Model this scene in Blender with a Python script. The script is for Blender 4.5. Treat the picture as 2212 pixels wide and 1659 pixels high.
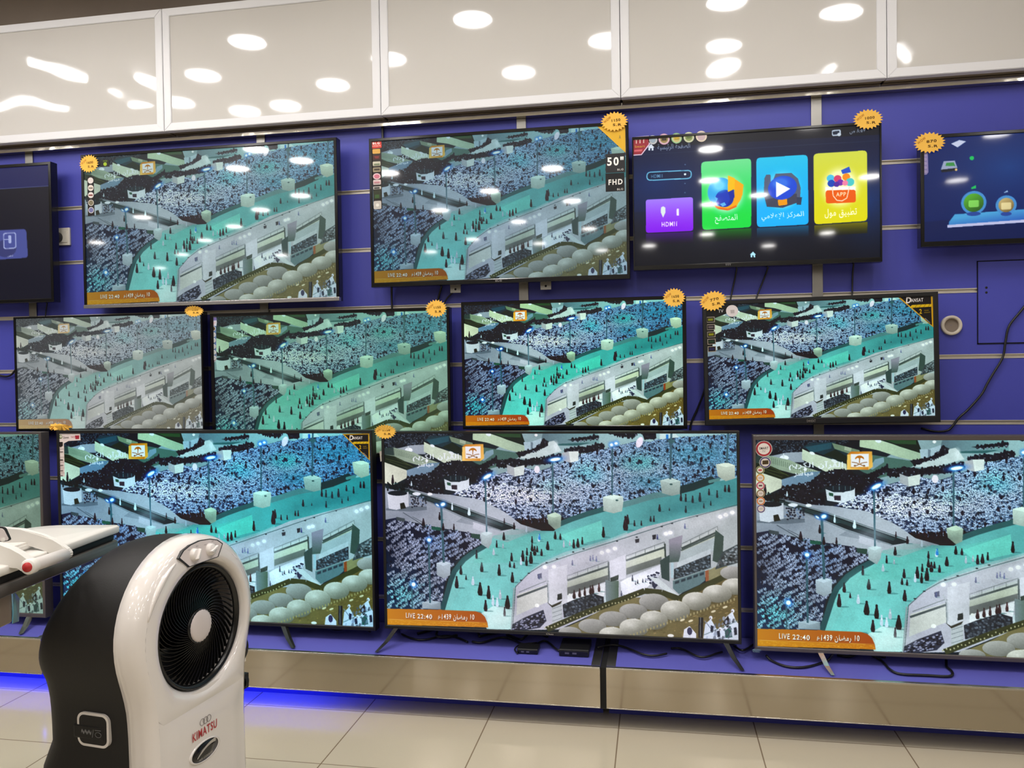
import bpy, bmesh, math, random
import numpy as np
from mathutils import Vector, Matrix
for o in list(bpy.data.objects): bpy.data.objects.remove(o)
S = bpy.context.scene; C = S.collection
PI = math.pi; R = math.radians
# ---------------------------------------------------------------- camera
IMG_W, IMG_H, FPX = 2212, 1659, 1725.
YAW, PITCH, ROLL = R(10.167), R(-1.070), R(-0.841)
CAM = Vector((0, -3.5, 1.35))
fw = Vector((-math.sin(YAW)*math.cos(PITCH), math.cos(YAW)*math.cos(PITCH), math.sin(PITCH)))
rt = Vector((math.cos(YAW), math.sin(YAW), 0)); up = rt.cross(fw)
rt, up = rt*math.cos(ROLL)+up*math.sin(ROLL), up*math.cos(ROLL)-rt*math.sin(ROLL)
cd = bpy.data.cameras.new('camera'); cam = bpy.data.objects.new('camera', cd); C.objects.link(cam)
cam.matrix_world = Matrix(((rt.x, up.x, -fw.x, CAM.x), (rt.y, up.y, -fw.y, CAM.y), (rt.z, up.z, -fw.z, CAM.z), (0, 0, 0, 1)))
cd.sensor_width = 36; cd.sensor_fit = 'HORIZONTAL'; cd.lens = 36*FPX/IMG_W; cd.clip_start = .05; cd.clip_end = 60
S.camera = cam
def at(x, y, Y):
    """the point on the plane y = Y that the photograph shows at pixel x, y"""
    d = rt*((x-IMG_W/2)/FPX)-up*((y-IMG_H/2)/FPX)+fw
    return CAM+d*((Y-CAM.y)/d.y)
def atz(x, y, Z):
    d = rt*((x-IMG_W/2)/FPX)-up*((y-IMG_H/2)/FPX)+fw
    return CAM+d*((Z-CAM.z)/d.z)
def pix(p):
    d = Vector(p)-CAM; z = d.dot(fw)
    return (IMG_W/2+FPX*d.dot(rt)/z, IMG_H/2-FPX*d.dot(up)/z)
# ---------------------------------------------------------------- world, exposure
wd = bpy.data.worlds.new('room_air'); S.world = wd; wd.use_nodes = True
wd.node_tree.nodes['Background'].inputs[0].default_value = (.9, .95, 1, 1); wd.node_tree.nodes['Background'].inputs[1].default_value = .02
S.view_settings.view_transform = 'Standard'; S.view_settings.look = 'None'; S.view_settings.gamma = 1; S.view_settings.exposure = 0
S.view_settings.use_curve_mapping = False
LAMP_POWER = 62.          # what the round ceiling lamps give off
TUBE_POWER = 30.
LED_POWER = 44.
CEIL = 3.3
FLZ = -.045                # the floor; heights are counted from just above it
# ---------------------------------------------------------------- materials
def lin(c): return tuple(((v/255.)/12.92 if v/255. <= .04045 else ((v/255.+.055)/1.055)**2.4) for v in c)
M = {}
def mat(name, rgb, rough=.5, metal=0., spec=.5, coat=0., emit=None, power=0., noise=None, bump=None):
    """noise = (scale, amount) mottling of the colour; bump = (scale, strength)"""
    m = bpy.data.materials.new(name); m.use_nodes = True; nt = m.node_tree; b = nt.nodes['Principled BSDF']
    c = lin(rgb)
    b.inputs['Base Color'].default_value = (*c, 1); b.inputs['Roughness'].default_value = rough; b.inputs['Metallic'].default_value = metal
    b.inputs['Specular IOR Level'].default_value = spec; b.inputs['Coat Weight'].default_value = coat; b.inputs['Coat Roughness'].default_value = .04
    if emit: b.inputs['Emission Color'].default_value = (*lin(emit), 1); b.inputs['Emission Strength'].default_value = power
    tc = nt.nodes.new('ShaderNodeTexCoord')
    if noise:
        n = nt.nodes.new('ShaderNodeTexNoise'); n.inputs['Scale'].default_value = noise[0]; n.inputs['Detail'].default_value = 4; nt.links.new(tc.outputs['Object'], n.inputs['Vector'])
        mx = nt.nodes.new('ShaderNodeMix'); mx.data_type = 'RGBA'; mx.inputs[6].default_value = (*[v*(1-noise[1]) for v in c], 1); mx.inputs[7].default_value = (*[min(1, v*(1+noise[1])) for v in c], 1)
        nt.links.new(n.outputs['Fac'], mx.inputs[0]); nt.links.new(mx.outputs[2], b.inputs['Base Color'])
    if bump:
        n = nt.nodes.new('ShaderNodeTexNoise'); n.inputs['Scale'].default_value = bump[0]; n.inputs['Detail'].default_value = bump[2] if len(bump) > 2 else 2; nt.links.new(tc.outputs['Object'], n.inputs['Vector'])
        bp = nt.nodes.new('ShaderNodeBump'); bp.inputs['Strength'].default_value = 1; bp.inputs['Distance'].default_value = bump[1]; nt.links.new(n.outputs['Fac'], bp.inputs['Height']); nt.links.new(bp.outputs[0], b.inputs['Normal'])
        if coat: nt.links.new(bp.outputs[0], b.inputs['Coat Normal'])
    M[name] = m
    return m
mat('slatwall_blue', (71, 75, 172), .42, spec=.35, noise=(3, .05), bump=(260, .00012))
mat('platform_blue', (95, 95, 184), .55, spec=.3, noise=(5, .05), bump=(240, .0002))
mat('aluminium', (196, 192, 184), .24, 1., noise=(20, .06))
mat('groove_trim', (206, 200, 190), .42, .55, noise=(20, .06))
mat('chrome', (214, 210, 202), .08, 1., bump=(9, .002))
mat('dull_steel', (150, 148, 144), .38, 1., noise=(14, .12))
mat('mirror_steel', (184, 174, 158), .1, 1., bump=(2.2, .0012), noise=(1.5, .04))
mat('white_profile', (226, 226, 230), .35, spec=.5)
mat('panel_calm', (206, 203, 199), .05, spec=.55, noise=(1.6, .035), bump=(1.4, .0006))
mat('panel_wavy', (206, 203, 199), .05, spec=.55, noise=(2.0, .04), bump=(2.4, .012, 1))
mat('panel_slight', (206, 203, 199), .05, spec=.55, noise=(1.6, .035), bump=(2.2, .004, 1))
mat('black_gloss', (14, 14, 16), .16, spec=.5)
mat('black_satin', (20, 20, 22), .38, spec=.5)
mat('black_matt', (26, 26, 27), .6, spec=.3)
mat('grey_bezel', (104, 98, 98), .35, .6)
mat('silver_lip', (190, 188, 190), .22, .9)
mat('dark_gap', (18, 17, 22), .8, spec=.2)
mat('wall_paint', (214, 208, 198), .8, spec=.2, noise=(2, .03))
mat('dusty_shaded', (140, 128, 118), .9, spec=.1, noise=(3, .2))  # dusty brown, made darker for the shadow above the panels
mat('ceiling_white', (226, 222, 214), .85, spec=.2, noise=(2, .02))
mat('lamp_glow', (255, 255, 255), .5, emit=(255, 251, 247), power=LAMP_POWER)
mat('tube_glow', (255, 255, 255), .5, emit=(255, 252, 249), power=TUBE_POWER)
mat('led_blue', (20, 20, 60), .5, emit=(46, 60, 255), power=LED_POWER)
mat('led_dot', (20, 20, 60), .5, emit=(60, 50, 255), power=2.5)
mat('tag_yellow', (240, 188, 84), .7, spec=.2, noise=(14, .1))
mat('tag_ink', (70, 44, 26), .7, spec=.1)
mat('tag_ink_faint', (186, 118, 48), .7, spec=.1)
mat('socket_white', (222, 216, 206), .35)
mat('pvc_grey', (206, 196, 182), .5, noise=(20, .06))
mat('cooler_white', (226, 220, 216), .12, spec=.5, coat=.6)
mat('cooler_black', (25, 24, 24), .55, spec=.35, bump=(300, .0002))
mat('fan_black', (12, 12, 13), .22, spec=.5)
mat('throat_grey', (136, 130, 126), .4)
mat('hub_white', (212, 202, 200), .4)
mat('panel_ink', (22, 20, 22), .4)
mat('brand_red', (176, 38, 46), .4)
mat('brand_grey', (120, 112, 108), .4)
mat('icon_grey', (120, 120, 122), .5)
mat('press_white', (226, 222, 216), .26, spec=.5)
mat('press_grey', (214, 208, 204), .3)
mat('press_red', (180, 40, 42), .35)
mat('press_board', (112, 106, 102), .3, .5, noise=(8, .1))
mat('press_silver', (176, 160, 146), .3, .35, noise=(6, .1))
mat('plastic_film', (170, 196, 214), .12, spec=.6)
mat('table_wood', (150, 132, 112), .5, noise=(6, .1))
def film():
    m = M['plastic_film']; b = m.node_tree.nodes['Principled BSDF']; b.inputs['Transmission Weight'].default_value = .8; b.inputs['IOR'].default_value = 1.2
film()
def floor_material():
    m = mat('floor_tile', (214, 200, 176), .15, spec=.4); nt = m.node_tree; b = nt.nodes['Principled BSDF']; N = nt.nodes.new; L = nt.links.new
    tc = nt.nodes['Texture Coordinate'] if 'Texture Coordinate' in nt.nodes else N('ShaderNodeTexCoord')
    mp = N('ShaderNodeMapping'); mp.inputs['Location'].default_value = (0, 0, 0); mp.inputs['Scale'].default_value = (1/.5167, 1/.435, 1); L(tc.outputs['Object'], mp.inputs['Vector'])
    sep = N('ShaderNodeSeparateXYZ'); L(mp.outputs[0], sep.inputs[0]); best = None
    for ax in (0, 1):
        a = N('ShaderNodeMath'); a.operation = 'ADD'; a.inputs[1].default_value = (1.187/.5167 if ax == 0 else .415/.435); L(sep.outputs[ax], a.inputs[0])
        f = N('ShaderNodeMath'); f.operation = 'FRACT'; L(a.outputs[0], f.inputs[0])
        p = N('ShaderNodeMath'); p.operation = 'PINGPONG'; p.inputs[1].default_value = .5; L(f.outputs[0], p.inputs[0])
        c = N('ShaderNodeMath'); c.operation = 'LESS_THAN'; c.inputs[1].default_value = .0045; L(p.outputs[0], c.inputs[0])
        if best is None: best = c
        else:
            mx = N('ShaderNodeMath'); mx.operation = 'MAXIMUM'; L(best.outputs[0], mx.inputs[0]); L(c.outputs[0], mx.inputs[1]); best = mx
    n1 = N('ShaderNodeTexNoise'); n1.inputs['Scale'].default_value = 1.7; n1.inputs['Detail'].default_value = 6; L(tc.outputs['Object'], n1.inputs['Vector'])
    cr = N('ShaderNodeMix'); cr.data_type = 'RGBA'; cr.inputs[6].default_value = (*lin((190, 180, 158)), 1); cr.inputs[7].default_value = (*lin((198, 188, 168)), 1); L(n1.outputs['Fac'], cr.inputs[0])
    jm = N('ShaderNodeMix'); jm.data_type = 'RGBA'; jm.inputs[7].default_value = (*lin((128, 112, 92)), 1); L(best.outputs[0], jm.inputs[0]); L(cr.outputs[2], jm.inputs[6]); L(jm.outputs[2], b.inputs['Base Color'])
    bp = N('ShaderNodeBump'); bp.inputs['Distance'].default_value = .0006; bp.invert = True; L(best.outputs[0], bp.inputs['Height']); L(bp.outputs[0], b.inputs['Normal'])
floor_material()
def print_material():
    """printed stickers: colour from the mesh"""
    m = mat('printed_film', (255, 255, 255), .3, spec=.4); nt = m.node_tree; a = nt.nodes.new('ShaderNodeAttribute'); a.attribute_name = 'ink'; nt.links.new(a.outputs['Color'], nt.nodes['Principled BSDF'].inputs['Base Color'])
print_material()
def screen_material(name, sat=1., val=1., hue=.5, bright=0., contrast=0., rough=.1, spec=.5, power=1., tint=(1, 1, 1), gloss=0.):
    m = mat(name, (6, 6, 7), rough, spec=spec, coat=gloss); nt = m.node_tree; b = nt.nodes['Principled BSDF']; N = nt.nodes.new; L = nt.links.new
    a = N('ShaderNodeAttribute'); a.attribute_name = 'picture'
    h = N('ShaderNodeHueSaturation'); h.inputs['Hue'].default_value = hue; h.inputs['Saturation'].default_value = sat; h.inputs['Value'].default_value = val; L(a.outputs['Color'], h.inputs['Color'])
    bc = N('ShaderNodeBrightContrast'); bc.inputs['Bright'].default_value = bright; bc.inputs['Contrast'].default_value = contrast; L(h.outputs[0], bc.inputs['Color'])
    t = N('ShaderNodeMix'); t.data_type = 'RGBA'; t.blend_type = 'MULTIPLY'; t.inputs[0].default_value = 1; t.inputs[7].default_value = (*tint, 1); L(bc.outputs[0], t.inputs[6])
    g = N('ShaderNodeGamma'); g.inputs['Gamma'].default_value = 2.2; L(t.outputs[2], g.inputs['Color']); L(g.outputs[0], b.inputs['Emission Color']); b.inputs['Emission Strength'].default_value = power
    return m
# ---------------------------------------------------------------- mesh helpers
class MB:
    """collects shapes and links them as ONE mesh object"""
    def __init__(s): s.bm = bmesh.new(); s.mi = 0; s.col = None; s.layer = s.bm.loops.layers.float_color.new('ink')
    def f(s, vs, smooth=False):
        try: fc = s.bm.faces.new(vs)
        except ValueError: return None
        fc.material_index = s.mi; fc.smooth = smooth
        if s.col is not None:
            for l in fc.loops: l[s.layer] = (*lin(s.col), 1)
        return fc
    def v(s, *p): return s.bm.verts.new(p if len(p) == 3 else p[0])
    def box(s, x0, x1, y0, y1, z0, z1, bev=0., m=None):
        a = [s.v(x, y, z) for x in (x0, x1) for y in (y0, y1) for z in (z0, z1)]
        fs = [s.f([a[i] for i in q]) for q in ((0, 1, 3, 2), (4, 6, 7, 5), (0, 4, 5, 1), (2, 3, 7, 6), (0, 2, 6, 4), (1, 5, 7, 3))]
        if bev:
            es = list({e for f_ in fs for e in f_.edges}); n0 = set(s.bm.faces); r = bmesh.ops.bevel(s.bm, geom=es, offset=bev, segments=2, affect='EDGES', profile=.6)
            for f_ in r['faces']: f_.material_index = s.mi; f_.smooth = True
        return s
    def prism(s, pts, d, smooth=False, caps=True):
        """pts: 3D outline, d: offset vector"""
        a = [s.v(Vector(p)) for p in pts]; b = [s.v(Vector(p)+Vector(d)) for p in pts]; n = len(a)
        if caps: s.f(a[::-1]); s.f(b)
        for i in range(n): s.f([a[i-1], a[i], b[i], b[i-1]], smooth)
        return s
    def face(s, pts): s.f([s.v(Vector(p)) for p in pts]); return s
    def loft(s, rings, closed=True, smooth=True, cap0=True, cap1=True):
        vs = [[s.v(Vector(p)) for p in r] for r in rings]; n = len(vs[0])
        for a, b in zip(vs[:-1], vs[1:]):
            for i in range(n if closed else n-1): s.f([a[i], a[(i+1) % n], b[(i+1) % n], b[i]], smooth)
        if cap0: s.f(vs[0][::-1])
        if cap1: s.f(vs[-1])
        return s
    def tube(s, pts, r, n=8, closed=False, cap=True):
        pts = [Vector(p) for p in pts]; rings = []; prev = None; N_ = len(pts); rr = r if isinstance(r, (list, tuple)) else [r]*N_
        for i, p in enumerate(pts):
            a = pts[i-1] if (i or closed) else p; b = pts[(i+1) % N_] if (i < N_-1 or closed) else p
            t = (b-a).normalized()
            if prev is None: u = t.orthogonal().normalized()
            else: u = (prev-t*prev.dot(t)).normalized()
            prev = u; w = t.cross(u)
            rings.append([p+(u*math.cos(2*PI*k/n)+w*math.sin(2*PI*k/n))*rr[i] for k in range(n)])
        if closed: rings.append(rings[0]); cap = False
        return s.loft(rings, cap0=cap, cap1=cap)
    def lathe(s, c, axis, prof, n=32, cap0=False, cap1=False, smooth=True):
        """prof: list of (radius, offset along axis)"""
        c = Vector(c); t = Vector(axis).normalized(); u = t.orthogonal().normalized(); w = t.cross(u)
        return s.loft([[c+t*h+(u*math.cos(2*PI*k/n)+w*math.sin(2*PI*k/n))*r for k in range(n)] for r, h in prof], cap0=cap0, cap1=cap1, smooth=smooth)
    def letters(s, t, o, ux, uy, bold=.01):
        """flat lettering: o = lower left corner, ux / uy = full width and height vectors"""
        tri, (w, h) = glyphs(t, bold); o, ux, uy = Vector(o), Vector(ux), Vector(uy)
        for f_ in tri: s.face([o+ux*(x/w)+uy*(y/h) for x, y in f_])
        return s
    def done(s, name, mats, parent=None, normals=True):
        if normals: bmesh.ops.recalc_face_normals(s.bm, faces=s.bm.faces)
        me = bpy.data.meshes.new(name); s.bm.to_mesh(me); s.bm.free()
        for m in (mats if isinstance(mats, (list, tuple)) else [mats]): me.materials.append(M[m] if isinstance(m, str) else m)
        o = bpy.data.objects.new(name, me); C.objects.link(o)
        if parent: o.parent = parent
        return o
def curve_pts(ps, n=8):
    """Catmull-Rom through the points"""
    ps = [Vector(p) for p in ps]; q = [ps[0]*2-ps[1]]+ps+[ps[-1]*2-ps[-2]]; out = []
    for i in range(1, len(q)-2):
        for k in range(n):
            t = k/n; a, b, c, d = q[i-1], q[i], q[i+1], q[i+2]
            out.append(.5*((2*b)+(c-a)*t+(2*a-5*b+4*c-d)*t*t+(3*b-a-3*c+d)*t**3))
    return out+[ps[-1]]
def tag(o, label=None, cat=None, group=None, kind=None):
    for k, v in (('label', label), ('category', cat), ('group', group), ('kind', kind)):
        if v: o[k] = v
    return o
def thing(name, label, cat, loc=(0, 0, 0), group=None):
    o = bpy.data.objects.new(name, None); C.objects.link(o); o.location = loc; o.empty_display_size = .1
    return tag(o, label, cat, group)
def local(o, parts):
    """parts built in room coordinates become children of o without moving"""
    bpy.context.view_layer.update()
    for p in parts: p.parent = o; p.matrix_parent_inverse = Matrix.Translation(-o.location)
SCR_W, SCR_H = 768, 432
# ---------------------------------------------------------------- painted screen pictures (numpy drawing into vertex colours)
def homography(src, dst):
    A = []; b = []
    for (x, y), (u, v) in zip(src, dst):
        A += [[x, y, 1, 0, 0, 0, -u*x, -u*y], [0, 0, 0, x, y, 1, -v*x, -v*y]]; b += [u, v]
    h = np.linalg.solve(np.array(A, float), np.array(b, float))
    return np.append(h, 1).reshape(3, 3)

class Canvas:
    """A picture W x H (drawn at ss times that and averaged down); pen coordinates go through a homography."""
    def __init__(s, w, h, corners, bg, ss=2):
        s.w, s.h, s.ss = w*ss, h*ss, ss
        s.a = np.zeros((s.h, s.w, 3), np.float32); s.a[:] = bg
        s.H = homography(corners, [(0, 0), (s.w, 0), (s.w, s.h), (0, s.h)])
        s.k = s.w/abs(corners[1][0]-corners[0][0])
    def T(s, p):
        p = np.asarray(p, float).reshape(-1, 2)
        q = np.c_[p, np.ones(len(p))] @ s.H.T
        return q[:, :2]/q[:, 2:]
    def box(s, q, pad=0):
        x0 = max(int(np.floor(q[:, 0].min()-pad)), 0); x1 = min(int(np.ceil(q[:, 0].max()+pad))+1, s.w)
        y0 = max(int(np.floor(q[:, 1].min()-pad)), 0); y1 = min(int(np.ceil(q[:, 1].max()+pad))+1, s.h)
        return x0, x1, y0, y1
    def mask(s, q, b):
        x0, x1, y0, y1 = b
        X = (np.arange(x0, x1)+.5)[None, :]; Y = (np.arange(y0, y1)+.5)[:, None]
        m = np.zeros((y1-y0, x1-x0), bool)
        for i in range(len(q)):
            ax, ay = q[i]; bx, by = q[i-1]
            if ay == by: continue
            c = ((ay > Y) != (by > Y)) & (X < (bx-ax)*(Y-ay)/(by-ay)+ax)
            m ^= c
        return m
    def put(s, m, b, c, alpha):
        x0, x1, y0, y1 = b
        r = s.a[y0:y1, x0:x1]
        al = (m*alpha).astype(np.float32)[..., None]
        r[:] = r*(1-al)+np.asarray(c, np.float32)*al
    def poly(s, pts, c, c2=None, d=None, alpha=1.):
        q = s.T(pts); b = s.box(q)
        if b[0] >= b[1] or b[2] >= b[3]: return
        m = s.mask(q, b)
        if c2 is not None:                      # gradient from c to c2 along pen direction d = ((x0,y0),(x1,y1))
            g = s.T(d); v = g[1]-g[0]
            X = np.arange(b[0], b[1])[None, :]; Y = np.arange(b[2], b[3])[:, None]
            t = np.clip(((X-g[0, 0])*v[0]+(Y-g[0, 1])*v[1])/(v@v), 0, 1)[..., None]
            c = np.asarray(c, np.float32)*(1-t)+np.asarray(c2, np.float32)*t
        s.put(m, b, c, alpha)
    def ell(s, x, y, rx, ry, c, rot=0., alpha=1., soft=0., lit=None):
        ctr = s.T([(x, y)])[0]; k = s.k
        R = max(rx, ry)*k*(1+soft)+1
        b = s.box(ctr[None, :], R)
        if b[0] >= b[1] or b[2] >= b[3]: return
        X = np.arange(b[0], b[1])[None, :]+.5-ctr[0]; Y = np.arange(b[2], b[3])[:, None]+.5-ctr[1]
        cr, sr = math.cos(rot), math.sin(rot)
        U = (X*cr+Y*sr)/(rx*k); V = (-X*sr+Y*cr)/(ry*k)
        d = np.sqrt(U*U+V*V)
        m = (d < 1).astype(np.float32) if soft == 0 else np.clip((1+soft-d)/(2*soft), 0, 1)**2
        if lit is not None:                     # dome: lit = second colour towards the lower right
            t = np.clip(.5+.45*(U*.5+V*.8), 0, 1)[..., None]
            c = np.asarray(c, np.float32)*(1-t)+np.asarray(lit, np.float32)*t
        s.put(m, b, c, alpha)
    def line(s, pts, wd, c, alpha=1.):
        for (x0, y0), (x1, y1) in zip(pts[:-1], pts[1:]):
            L = math.hypot(x1-x0, y1-y0) or 1; nx, ny = -(y1-y0)/L*wd/2, (x1-x0)/L*wd/2
            s.poly([(x0+nx, y0+ny), (x1+nx, y1+ny), (x1-nx, y1-ny), (x0-nx, y0-ny)], c, alpha=alpha)
    def text(s, t, box, c, bold=0., alpha=1., rtl=False):
        """box = three pen points: baseline left, baseline right, height corner above baseline left"""
        tri, (w, h) = glyphs(t, bold)
        o = np.array(box[0], float); ux = np.array(box[1], float)-o; uy = np.array(box[2], float)-o
        for f in tri:
            s.poly([tuple(o+ux*(x/w)+uy*(y/h)) for x, y in f], c, alpha=alpha)
    def inside(s, pts, n, rng):
        p = np.array(pts, float); lo, hi = p.min(0), p.max(0)
        q = rng.uniform(lo, hi, (n, 2)); return q[pip(q, p)]
    def done(s):
        k = s.ss
        return np.clip(s.a.reshape(s.h//k, k, s.w//k, k, 3).mean((1, 3))/255., 0, 1)

def pip(q, p):
    m = np.zeros(len(q), bool)
    for i in range(len(p)):
        ax, ay = p[i]; bx, by = p[i-1]
        if ay == by: continue
        m ^= ((ay > q[:, 1]) != (by > q[:, 1])) & (q[:, 0] < (bx-ax)*(q[:, 1]-ay)/(by-ay)+ax)
    return m

def lattice(pts, sx, sy, slope, jit, rng):
    p = np.array(pts, float); lo, hi = p.min(0), p.max(0)
    ext = abs(slope)*(hi[0]-lo[0])
    gx, gy = np.meshgrid(np.arange(lo[0], hi[0], sx), np.arange(lo[1]-ext, hi[1]+ext, sy))
    gx = gx+(np.arange(gx.shape[0]) % 2)[:, None]*sx*.5
    gx = gx+rng.uniform(-jit, jit, gx.shape)*sx; gy = gy+(gx-lo[0])*slope+rng.uniform(-jit, jit, gx.shape)*sy
    q = np.c_[gx.ravel(), gy.ravel()]; q = q[pip(q, p)]
    return q[np.argsort(q[:, 1])]

_gl = {}
def glyphs(t, bold=0.):
    if (t, bold) in _gl: return _gl[(t, bold)]
    cu = bpy.data.curves.new('lettering', 'FONT'); cu.body = t; cu.offset = bold; cu.resolution_u = 3; cu.space_character = 1+bold*9
    ob = bpy.data.objects.new('lettering', cu); C.objects.link(ob)
    dg = bpy.context.evaluated_depsgraph_get(); me = ob.evaluated_get(dg).to_mesh()
    v = np.array([w.co[:2] for w in me.vertices]).reshape(-1, 2)
    if len(v) == 0: v = np.zeros((1, 2))
    lo = v.min(0); v = v-lo; ext = tuple(np.maximum(v.max(0), 1e-6))
    fs = [[tuple(v[i]) for i in p.vertices] for p in me.polygons]
    ob.evaluated_get(dg).to_mesh_clear(); bpy.data.objects.remove(ob); bpy.data.curves.remove(cu)
    _gl[(t, bold)] = (fs, ext)
    return _gl[(t, bold)]

# Arabic words in presentation forms, laid out left to right
AR = dict(quran='\uFEE2\uFEF3\uFEAE\uFEDC\uFEDF\uFE8D \uFEE5\uFE81\uFEAE\uFED8\uFEDF\uFE8D', live='\uFEAE\uFEB7\uFE8E\uFE92\uFEE3',
          date='\uFEEB1439 \uFEE5\uFE8E\uFEC0\uFEE3\uFEAD 10', home='\uFE94\uFEF4\uFEB4\uFEF4\uFE8B\uFEAE\uFEDF\uFE8D \uFE94\uFEA4\uFED4\uFEBC\uFEDF\uFE8D',
          browser='\uFEA2\uFED4\uFEBC\uFE98\uFEE4\uFEDF\uFE8D', media='\uFEF2\uFEE3\uFEFC\uFECB\uFEF9\uFE8D \uFEB0\uFEDB\uFEAE\uFEE4\uFEDF\uFE8D',
          mall='\uFEDD\uFEEE\uFEE3 \uFED6\uFEF4\uFE92\uFEC4\uFE97', clock='\u0635 \u0668:\u0665\u0667', name='\uFEB2\uFEA4\uFEE7')

def paint_broadcast():
    rng = np.random.default_rng(7)
    g = Canvas(SCR_W, SCR_H, [(80, 42), (2135, 50), (2146, 1252), (95, 1162)], (26, 34, 42))
    P, E, Ln = g.poly, g.ell, g.line
    # --- plaza at the top and the planted beds
    P([(60, 30), (640, 30), (600, 130), (430, 140), (310, 120), (200, 150), (70, 140)], (17, 22, 32))
    for x, y in g.inside([(78, 42), (560, 42), (470, 100), (315, 90), (230, 140), (80, 130)], 700, rng):
        v = rng.uniform(.3, 1); E(x, y, rng.uniform(1.5, 5), rng.uniform(2, 4), (95*v, 108*v, 128*v), alpha=.85)
    P([(880, 40), (2150, 40), (2150, 330), (1000, 420), (700, 300), (640, 200)], (138, 162, 170), (160, 200, 205), ((1000, 90), (1700, 90)))
    P([(1010, 42), (1330, 42), (1340, 110), (1060, 118), (1000, 80)], (96, 118, 130), (120, 160, 165), ((1010, 60), (1330, 60)))
    P([(1060, 108), (1300, 100), (1340, 88), (1220, 118), (1050, 118)], (52, 92, 96))
    P([(1000, 105), (1075, 88), (1100, 120), (1120, 150), (960, 195), (860, 190), (980, 130)], (196, 210, 214))
    P([(540, 105), (900, 165), (800, 225), (700, 250), (620, 220), (520, 160)], (74, 104, 98))
    P([(600, 40), (690, 42), (912, 118), (905, 165), (800, 140), (690, 100), (600, 82)], (186, 204, 178), (160, 182, 162), ((620, 60), (900, 150)))
    P([(700, 40), (885, 42), (905, 98), (905, 118), (800, 82)], (22, 33, 30)); P([(720, 45), (880, 48), (880, 70), (780, 66)], (44, 70, 48))
    E(692, 50, 16, 10, (225, 235, 255), rot=.3)
    P([(897, 96), (945, 95), (1003, 72), (1000, 120), (950, 158), (905, 152)], (172, 194, 208)); P([(938, 96), (952, 98), (950, 156), (940, 150)], (110, 128, 142))
    P([(315, 85), (350, 60), (470, 55), (545, 118), (560, 165), (500, 170), (430, 130)], (30, 52, 62)); P([(330, 82), (460, 58), (460, 90), (360, 115)], (42, 78, 92))
    P([(480, 95), (560, 150), (540, 172), (420, 125)], (24, 36, 30))
    P([(462, 60), (600, 100), (598, 125), (545, 118), (475, 92)], (120, 138, 118)); P([(525, 78), (560, 88), (556, 108), (524, 98)], (168, 180, 160))
    P([(150, 132), (205, 120), (240, 112), (318, 108), (325, 165), (245, 165), (160, 140)], (150, 158, 172)); E(225, 140, 24, 14, (236, 240, 255)); E(222, 128, 3, 14, (210, 215, 225))
    P([(78, 128), (135, 124), (165, 132), (250, 152), (330, 190), (402, 215), (402, 238), (270, 226), (200, 205), (140, 178), (80, 165)], (126, 142, 128), (165, 178, 160), ((80, 150), (380, 215)))
    for i in range(26): Ln([(140+i*10, 132+i*3.4), (143+i*10, 168+i*2.6)], 2.5, (70, 84, 74), alpha=.75)
    P([(76, 128), (135, 124), (140, 172), (78, 165)], (44, 58, 58))
    P([(76, 165), (140, 176), (200, 205), (262, 235), (212, 257), (78, 210)], (24, 34, 24))
    for a, b in (((90, 190), (240, 232)), ((150, 185), (250, 240)), ((110, 205), (215, 245))): Ln([a, b], 4, (74, 80, 52), alpha=.7)
    P([(314, 92), (345, 108), (535, 174), (540, 228), (430, 215), (314, 150)], (196, 208, 190), (214, 222, 206), ((320, 130), (530, 200))); E(364, 116, 15, 8, (238, 242, 248), rot=.4); E(475, 158, 18, 8, (238, 242, 248), rot=.4)
    P([(76, 208), (213, 258), (213, 303), (130, 345), (78, 332)], (206, 208, 194)); P([(212, 258), (345, 216), (408, 214), (352, 282), (216, 300)], (126, 150, 176), (108, 134, 158), ((212, 258), (400, 250)))
    P([(676, 150), (720, 138), (722, 165), (665, 205), (650, 200)], (128, 156, 172))
    # --- crowd bands in dark clothes
    dark = [[(200, 330), (215, 300), (350, 275), (420, 218), (480, 208), (540, 206), (600, 240), (640, 232), (740, 182), (742, 214), (640, 275), (700, 300), (600, 330), (430, 290), (330, 360), (250, 380)],
            [(740, 208), (830, 192), (900, 200), (1040, 182), (1110, 165), (1120, 200), (1050, 222), (900, 234), (800, 246), (745, 240)],
            [(848, 156), (905, 150), (960, 134), (1000, 100), (1018, 80), (1045, 92), (1030, 124), (960, 152), (870, 182)],
            [(1130, 146), (1200, 126), (1270, 126), (1330, 106), (1368, 108), (1366, 142), (1280, 158), (1150, 168)],
            [(1150, 84), (1215, 76), (1332, 58), (1335, 76), (1200, 92)], [(1390, 42), (1500, 42), (1560, 52), (1540, 75), (1440, 62)], [(1585, 42), (1670, 42), (1660, 80), (1600, 84)],
            [(200, 335), (300, 340), (430, 330), (430, 400), (340, 395), (270, 380)], [(590, 300), (660, 250), (720, 260), (700, 300), (620, 330)]]
    for k, d in enumerate(dark):
        P(d, (10, 10, 18), alpha=.72)
        for x, y in lattice(d, 11, 9, -.25, .4, rng):
            v = rng.uniform(0, 1); c = (14+16*v, 14+14*v, 24+18*v)
            E(x, y, rng.uniform(4, 9), rng.uniform(6, 13), c)
            if rng.random() < .2: E(x, y+3, rng.uniform(3, 6), rng.uniform(3, 6), np.array((150, 164, 186))*rng.uniform(.4, 1))
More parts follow.
